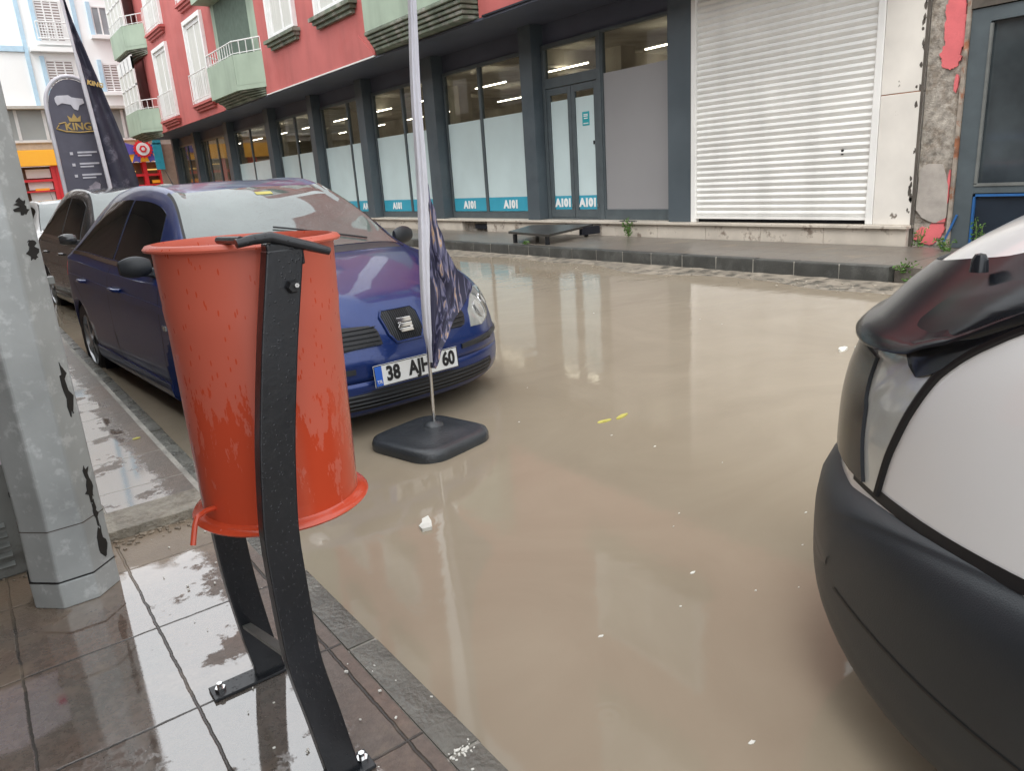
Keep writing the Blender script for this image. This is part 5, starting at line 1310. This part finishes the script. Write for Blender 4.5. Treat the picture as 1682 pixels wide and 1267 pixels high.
# ------------------------------------------------------------------ VAN (right foreground)
VT = thing('van', (1.93, .93, -.163), 'white van with black bumper and smoked bonnet deflector, front corner close on the right', 'van', rz=math.radians(181))
ht = curve([(0, .86), (.03, .95), (.06, 1.005), (.1, 1.055), (.14, 1.095), (.2, 1.145), (.27, 1.19), (.35, 1.235), (.6, 1.34), (.85, 1.42), (.98, 1.46), (1.2, 1.58), (1.5, 1.72), (1.75, 1.80), (2.1, 1.83), (3.9, 1.83), (4.1, 1.74), (4.2, 1.2)])
hb = curve([(0, .40), (.04, .36), (.12, .31), (.3, .29), (.8, .29), (1.6, .22), (3.9, .22), (4.2, .35)])
hs = curve([(0, .80), (.03, .90), (.06, .96), (.1, 1.015), (.14, 1.06), (.2, 1.105), (.3, 1.15), (.5, 1.20), (.8, 1.24), (1.1, 1.26), (1.6, 1.26), (4.0, 1.25), (4.2, 1.0)])
w = curve([(0, .56), (.03, .66), (.09, .74), (.2, .79), (.35, .83), (.6, .855), (1.2, .865), (4.0, .86), (4.2, .84)])
wr = curve([(0, .66), (.2, .68), (.9, .72), (1.2, .74), (1.7, .70), (4.2, .70)])
hr = lambda b: (hs(b) + .5 * (ht(b) - hs(b))) if b < .95 else (hs(b) + .5 * (ht(b) - hs(b))) * (1 - smooth01((b - .95) / .5)) + (ht(b) - .07) * smooth01((b - .95) / .5)
VB = Body(4.2, ht, hb, hs, w, wr, hr, .58, 1.15, 2.5, .1)
st = [0, .008, .02, .035, .05, .07, .09, .12, .15, .18, .22, .26, .3] + [.35 + .05 * k for k in range(30)] + [1.9 + .1 * k for k in range(23)]
vm = VB.mesh(st, 8, 5)
vb = vm.build('body', 'van_white', VT, smooth=True, local=True, autosmooth=2.2)
cut = []
for b in (1.12, 3.4):
    for sx in (-1, 1):
        cut.append(MB().lathe([(.001, -.22), (.36, -.22), (.36, .22), (.001, .22)], Matrix.Translation((sx * .87, b, .31)) @ Matrix.Rotation(PI / 2, 4, 'Y'), 36).build('cutter', 'black_gap', None))
par = vb.parent; vb.parent = None; boolean_cut(vb, cut); vb.parent = par
for p in vb.data.polygons: p.use_smooth = True
vs = Skin(vm)
for b in (1.12, 3.4):
    for sx in (-1, 1):
        MB().lathe([(.359, .0), (.359, -.2), (.001, -.2)], Matrix.Translation((sx * .84, b, .31)) @ Matrix.Rotation(PI / 2 * sx, 4, 'Y'), 30).build('arch_liner', 'black_gap', vb, local=True)
        wheel(VT, sx * .76, b, .31, .19, sx)
# bumper: wraps from arch to arch, top edge at the seam
SEAM = .72
class Bumper(Body):
    def ctrl(s, b):
        w, hb, ht = s.w(b), s.hb(b), s.ht(b)
        z = lambda q: hb + (q - .17) / (.72 - .17) * (ht - hb)
        return [(0, hb), (.5 * w, hb), (.84 * w, z(.18)), (.925 * w, z(.26)), (.965 * w, z(.38)), (.99 * w, z(.50)), (w, z(.585)), (.985 * w, z(.645)), (.93 * w, z(.69)), (.8 * w, z(.715)), (0, ht)]
VBB = Bumper(4.2, curve([(0, .62), (.02, .65), (.05, .68), (.10, .703), (.18, .715), (.6, .72)]), curve([(0, .38), (.03, .325), (.08, .28), (.15, .25), (.6, .22)]), None, curve([(0, .60), (.03, .70), (.09, .775), (.2, .835), (.35, .87), (.6, .89), (4.2, .895)]), None, None, .60, 1.2, 2.5, 0)
bm_ = VBB.mesh([0, .008, .02, .04, .06, .09, .12, .16, .2, .25, .3, .35, .4, .45, .5, .55, .6, .66, .72, .755, .78, .8], 6, 9)
bm_.v = [(v[0], v[1] - .055, v[2] + .014) for v in bm_.v]
bpo = bm_.build('bumper', 'plastic_black', VT, smooth=True, local=True, autosmooth=2.2)
bsk = Skin(bm_)
for pr_, sg_ in ((left, -1), (right, 1)):
    r_ = bsk.ribbon([(.02 + .02 * k, .50 - .002 * k) for k in range(9, 40)], pr_, .006, .002); r_.build('bumper_groove', 'ink', bpo, local=True)
# dark gap above the bumper
for pr_, sg_ in ((left, -1), (right, 1)):
    vs.ribbon([(.2 + .04 * k, SEAM + .004) for k in range(20)], pr_, .026, .0022).build('panel_gap', 'ink', vb, local=True)
# headlight: tall swept lamp wrapping the corner, laid on from the diagonal
for sgn in (-1, 1):
    dg_ = lambda p, g=sgn: ((g * (.62 * p[0] + .78 * 3), .78 * p[0] - .62 * 3, p[1]), (-.78 * g, .62, 0))
    bord = [(.612, SEAM + .004), (.636, .81), (.68, .905), (.73, .993), (.782, 1.043), (.877, 1.108), (1.06, 1.172)]
    po = bord + [(1.06, 1.205), (.8, 1.15), (.65, 1.10), (.56, 1.05), (.50, .97), (.49, .85), (.503, SEAM + .004)]
    hlo = vs.decal(po, dg_, .004, 34, 26).build('headlight', 'lamp_cloudy', VT, smooth=True, local=True, autosmooth=1.2)
    fine = []
    for a, b in zip(bord[:-1], bord[1:]): fine += [(a[0] + (b[0] - a[0]) * k / 6, a[1] + (b[1] - a[1]) * k / 6) for k in range(6)]
    fine.append(bord[-1]); pts = []
    for q in fine:
        h_, n_ = vs.hit(*dg_(q))
        if h_ is not None: pts.append(h_)
    for _ in range(3): pts = [pts[0]] + [(pts[k - 1] + pts[k] * 2 + pts[k + 1]) / 4 for k in range(1, len(pts) - 1)] + [pts[-1]]
    MB().tube(pts, .009, 8).build('lamp_seal', 'ink', hlo, smooth=True, local=True)
    po2 = [(.685, .975), (.735, .995), (.787, 1.045), (.88, 1.11), (1.06, 1.174), (1.06, 1.207), (.8, 1.152), (.66, 1.103), (.62, 1.06), (.64, 1.0)]
    vs.decal(po2, dg_, .009, 16, 20).build('lamp_housing', 'gloss_black', hlo, smooth=True, local=True, autosmooth=1.2)
# front grille area (dark) beyond the lamp
po = [(-.60, .73), (-.55, .97), (.55, .97), (.60, .73)]
vs.decal(po, front, .012, 12, 30).build('grille', 'gloss_black', VT, smooth=True, local=True, autosmooth=.9)
# bonnet deflector: smoked shell standing proud along the bonnet edge and sweeping back above the lamps
de = MB()
def bon_t(b): return 8
rws = []
for k in range(61):
    u = -1 + 2 * k / 60; s_ = abs(u)
    # path along bonnet front edge, from side (b=.95) round to the centre (b=.14)
    l_ = math.copysign(.76 * math.sin(PI / 2 * min(1, s_ * 1.02)), u); bb = .075 + .58 * (abs(l_) / .86) ** 2.5 + .28 * max(0, (s_ - .62) / .38) ** 1.6
    h_, n_ = vs.hit((l_, bb, 4), (0, 0, -1))
    n_ = n_ if n_.z > 0 else -n_
    fw = Vector((l_ * .9, -.8 * (1 - s_ * .35), 0)).normalized()
    base_ = h_ + n_ * .006 + Vector((-math.copysign(.0, u), .10, .03))
    hb_, nb_ = vs.hit((l_ * .93, bb + .085, 4), (0, 0, -1)); back = hb_ + Vector((0, 0, .012))
    mid = h_ + n_ * .012; ov = .02 + .035 * (1 - smooth01((s_ - .45) / .4)); tip = h_ + fw * ov + Vector((0, 0, -.03 + .04 * smooth01((s_ - .45) / .4))); tip2 = tip + Vector((0, 0, -.006))
    rws.append([back, back.lerp(mid, .5) + Vector((0, 0, .005)), mid, mid.lerp(tip, .5) + Vector((0, 0, .006)), tip, tip2, mid - Vector((0, 0, .012)), back.lerp(mid, .5) + Vector((0, 0, .004)), back - Vector((0, 0, .006))])
de.loft(rws, True, True); deo = de.build('bonnet_deflector', 'gloss_black', VT, smooth=True, local=True, autosmooth=1.0)
for sgn in (1, -1):
    h_, n_ = vs.hit((sgn * .62, .43, 4), (0, 0, -1)); MB().lathe([(.001, .03), (.008, .028), (.012, .02), (.014, .0)], Matrix.Translation(h_ + Vector((0, -.02, .012))), 14).build('mount_knob', 'gloss_black', deo, smooth=True, local=True)
# windscreen, side windows, mirror
def vboth(b0, b1, off, m, nm, t0):
    rows = []
    for i in range(25):
        b = b0 + (b1 - b0) * i / 24; tt = [t0 + (10 - t0) * k / 14 for k in range(15)]
        rows.append([VB.p(b, t, 1, off) for t in tt] + [VB.p(b, t, -1, off) for t in tt[:-1]][::-1])
    return MB().loft(rows, False).build(nm, m, VT, smooth=True, local=True, autosmooth=3)
vboth(1.05, 1.68, .004, 'car_glass', 'windscreen', 8.2)
for sgn in (1, -1):
    VB.patch(lambda v: 1.3 + .3 * v, 2.25, 7.1, 7.8, .004, sgn, 16, 8).build('side_window', 'car_glass_dark', VT, smooth=True, local=True)
    mirror(VT, sgn * .86, 1.35, 1.15, sgn, 'plastic_black', 1.1)
    VB.patch(2.5, 4.05, 3.6, 4.2, .008, sgn, 10, 3).build('side_moulding', 'plastic_black', VT, smooth=True, local=True)

# ================================================================== THINGS FLOATING ON THE WATER
def scrap(name, pts, z, m, label, cat='litter', th=.002, seed=1, curl=.006, grp='scraps floating on the flood water'):
    rnd = random.Random(seed); n = len(pts); c = (sum(p[0] for p in pts) / n, sum(p[1] for p in pts) / n)
    top = [(p[0], p[1], z + th + rnd.uniform(0, curl)) for p in pts]; bot = [(p[0], p[1], z) for p in pts]
    f = [(i, (i + 1) % n, n) for i in range(n)] + [(i, (i + 1) % n, n + 1 + (i + 1) % n, n + 1 + i) for i in range(n)]
    mb = MB().add(top + [(c[0], c[1], z + th + curl * .7)] + bot, f); o = mb.build(name, m); tag(o, label, cat, grp); return o
def leafpts(x, y, L, W_, a, n=10): return [(x + L * math.cos(q) * math.cos(a) - W_ * math.sin(q) * math.sin(a), y + L * math.cos(q) * math.sin(a) + W_ * math.sin(q) * math.cos(a)) for q in [2 * PI * k / n for k in range(n)]]
k_ = (1.2 - Z_WATER) / 1.2
scrap('paper_scrap', [(1.128 * k_ + a, 2.154 * k_ + b) for a, b in ((-.03, -.035), (.005, -.045), (.02, -.02), (.04, .02), (.045, .05), (.015, .045), (.0, .02), (-.02, .01))], Z_WATER, 'litter_white', 'crumpled white paper scrap floating on the water near the banner base', seed=2, curl=.012)
scrap('fallen_leaf', leafpts(2.35 * k_, 2.50 * k_, .045, .014, -.1), Z_WATER, 'leaf_yellow', 'pale yellow leaf on the water, left one of two touching leaves', 'leaf', seed=3)
scrap('fallen_leaf', leafpts(2.46 * k_, 2.49 * k_, .055, .016, .25), Z_WATER, 'leaf_yellow', 'pale yellow leaf on the water, right one of two touching leaves', 'leaf', seed=4)
scrap('paper_scrap', leafpts(4.27 * k_, 2.37 * k_, .055, .02, .1), Z_WATER, 'litter_white', 'white curled scrap on the water beside the van deflector', seed=5, curl=.02)
scrap('paper_scrap', leafpts(4.40 * k_, 2.33 * k_, .05, .022, -.2), Z_WATER, 'litter_white', 'second white scrap just right of the curled one on the water', seed=6, curl=.02)
scrap('fallen_leaf', leafpts(.52, 3.98, .02, .01, .2), .036, 'leaf_yellow', 'small yellow leaf lying on the raised pavement', 'leaf', seed=7, grp='leaves on the pavement')
rnd = random.Random(21); dm = MB()
for i in range(150):
    y = rnd.uniform(3.4, 12); x = 6.93 - abs(rnd.gauss(0, .22)); s = rnd.uniform(.004, .014)
    m_ = Matrix.Translation((x, y, Z_WATER + .012)) @ Matrix.Rotation(rnd.uniform(0, 3), 4, 'Z'); dm.obox(m_, s * rnd.uniform(1, 2.4), s, .008)
for i in range(45):
    y = rnd.uniform(2.9, 4.4); x = rnd.uniform(6.3, 7.05); s = rnd.uniform(.006, .02)
    m_ = Matrix.Translation((x, y, Z_WATER + .02)) @ Matrix.Rotation(rnd.uniform(0, 3), 4, 'Z') @ Matrix.Rotation(rnd.uniform(-.4, .4), 4, 'X'); dm.obox(m_, s * rnd.uniform(1, 2), s, s * .6)
o = dm.build('gutter_debris', mat('debris_pale', (.42, .38, .31), .7, noise=.5, nscale=14), bevel=.002, seg=1); tag(o, 'bits of pale litter and grit washed along the foot of the far kerb', 'debris', kind='stuff')
rnd = random.Random(41); dm = MB()
for i in range(26):
    if i < 18: x, y = 2.2 + rnd.gauss(0, .5), 1.5 + rnd.gauss(0, .35)
    else: x, y = rnd.uniform(1, 5), rnd.uniform(1.6, 5)
    if x < .75: continue
    s = rnd.uniform(.002, .007); n = 7; a0 = rnd.uniform(0, 3)
    c = [(x + s * rnd.uniform(.8, 2.2) * math.cos(a0 + 2 * PI * k / n), y + s * rnd.uniform(.5, 1.1) * math.sin(a0 + 2 * PI * k / n)) for k in range(n)]
    dm.prism(c, 'z', Z_WATER + .0003, Z_WATER + .0018)
o = dm.build('foam_specks', 'litter_white'); tag(o, 'tiny pale specks of foam and grit drifting on the brown flood water', 'foam', kind='stuff')
rnd = random.Random(31); dm = MB()
for i in range(60):
    x, y = rnd.uniform(.3, .68), rnd.uniform(1.0, 2.8); s = rnd.uniform(.002, .006)
    dm.obox(Matrix.Translation((x, y, .004)) @ Matrix.Rotation(rnd.uniform(0, 3), 4, 'Z'), s * 1.6, s, s)
for i in range(45):
    s = rnd.uniform(.001, .005); dm.obox(Matrix.Translation((.638 + rnd.gauss(0, .018), 1.163 + rnd.gauss(0, .008), .003 + s * .3)) @ Matrix.Rotation(rnd.uniform(0, 3), 4, 'Z'), s * 1.6, s, s)
o = dm.build('grit', 'litter_white', bevel=.0008, seg=1); tag(o, 'fine pale grit scattered on the wet near pavement and kerb', 'grit', kind='stuff')
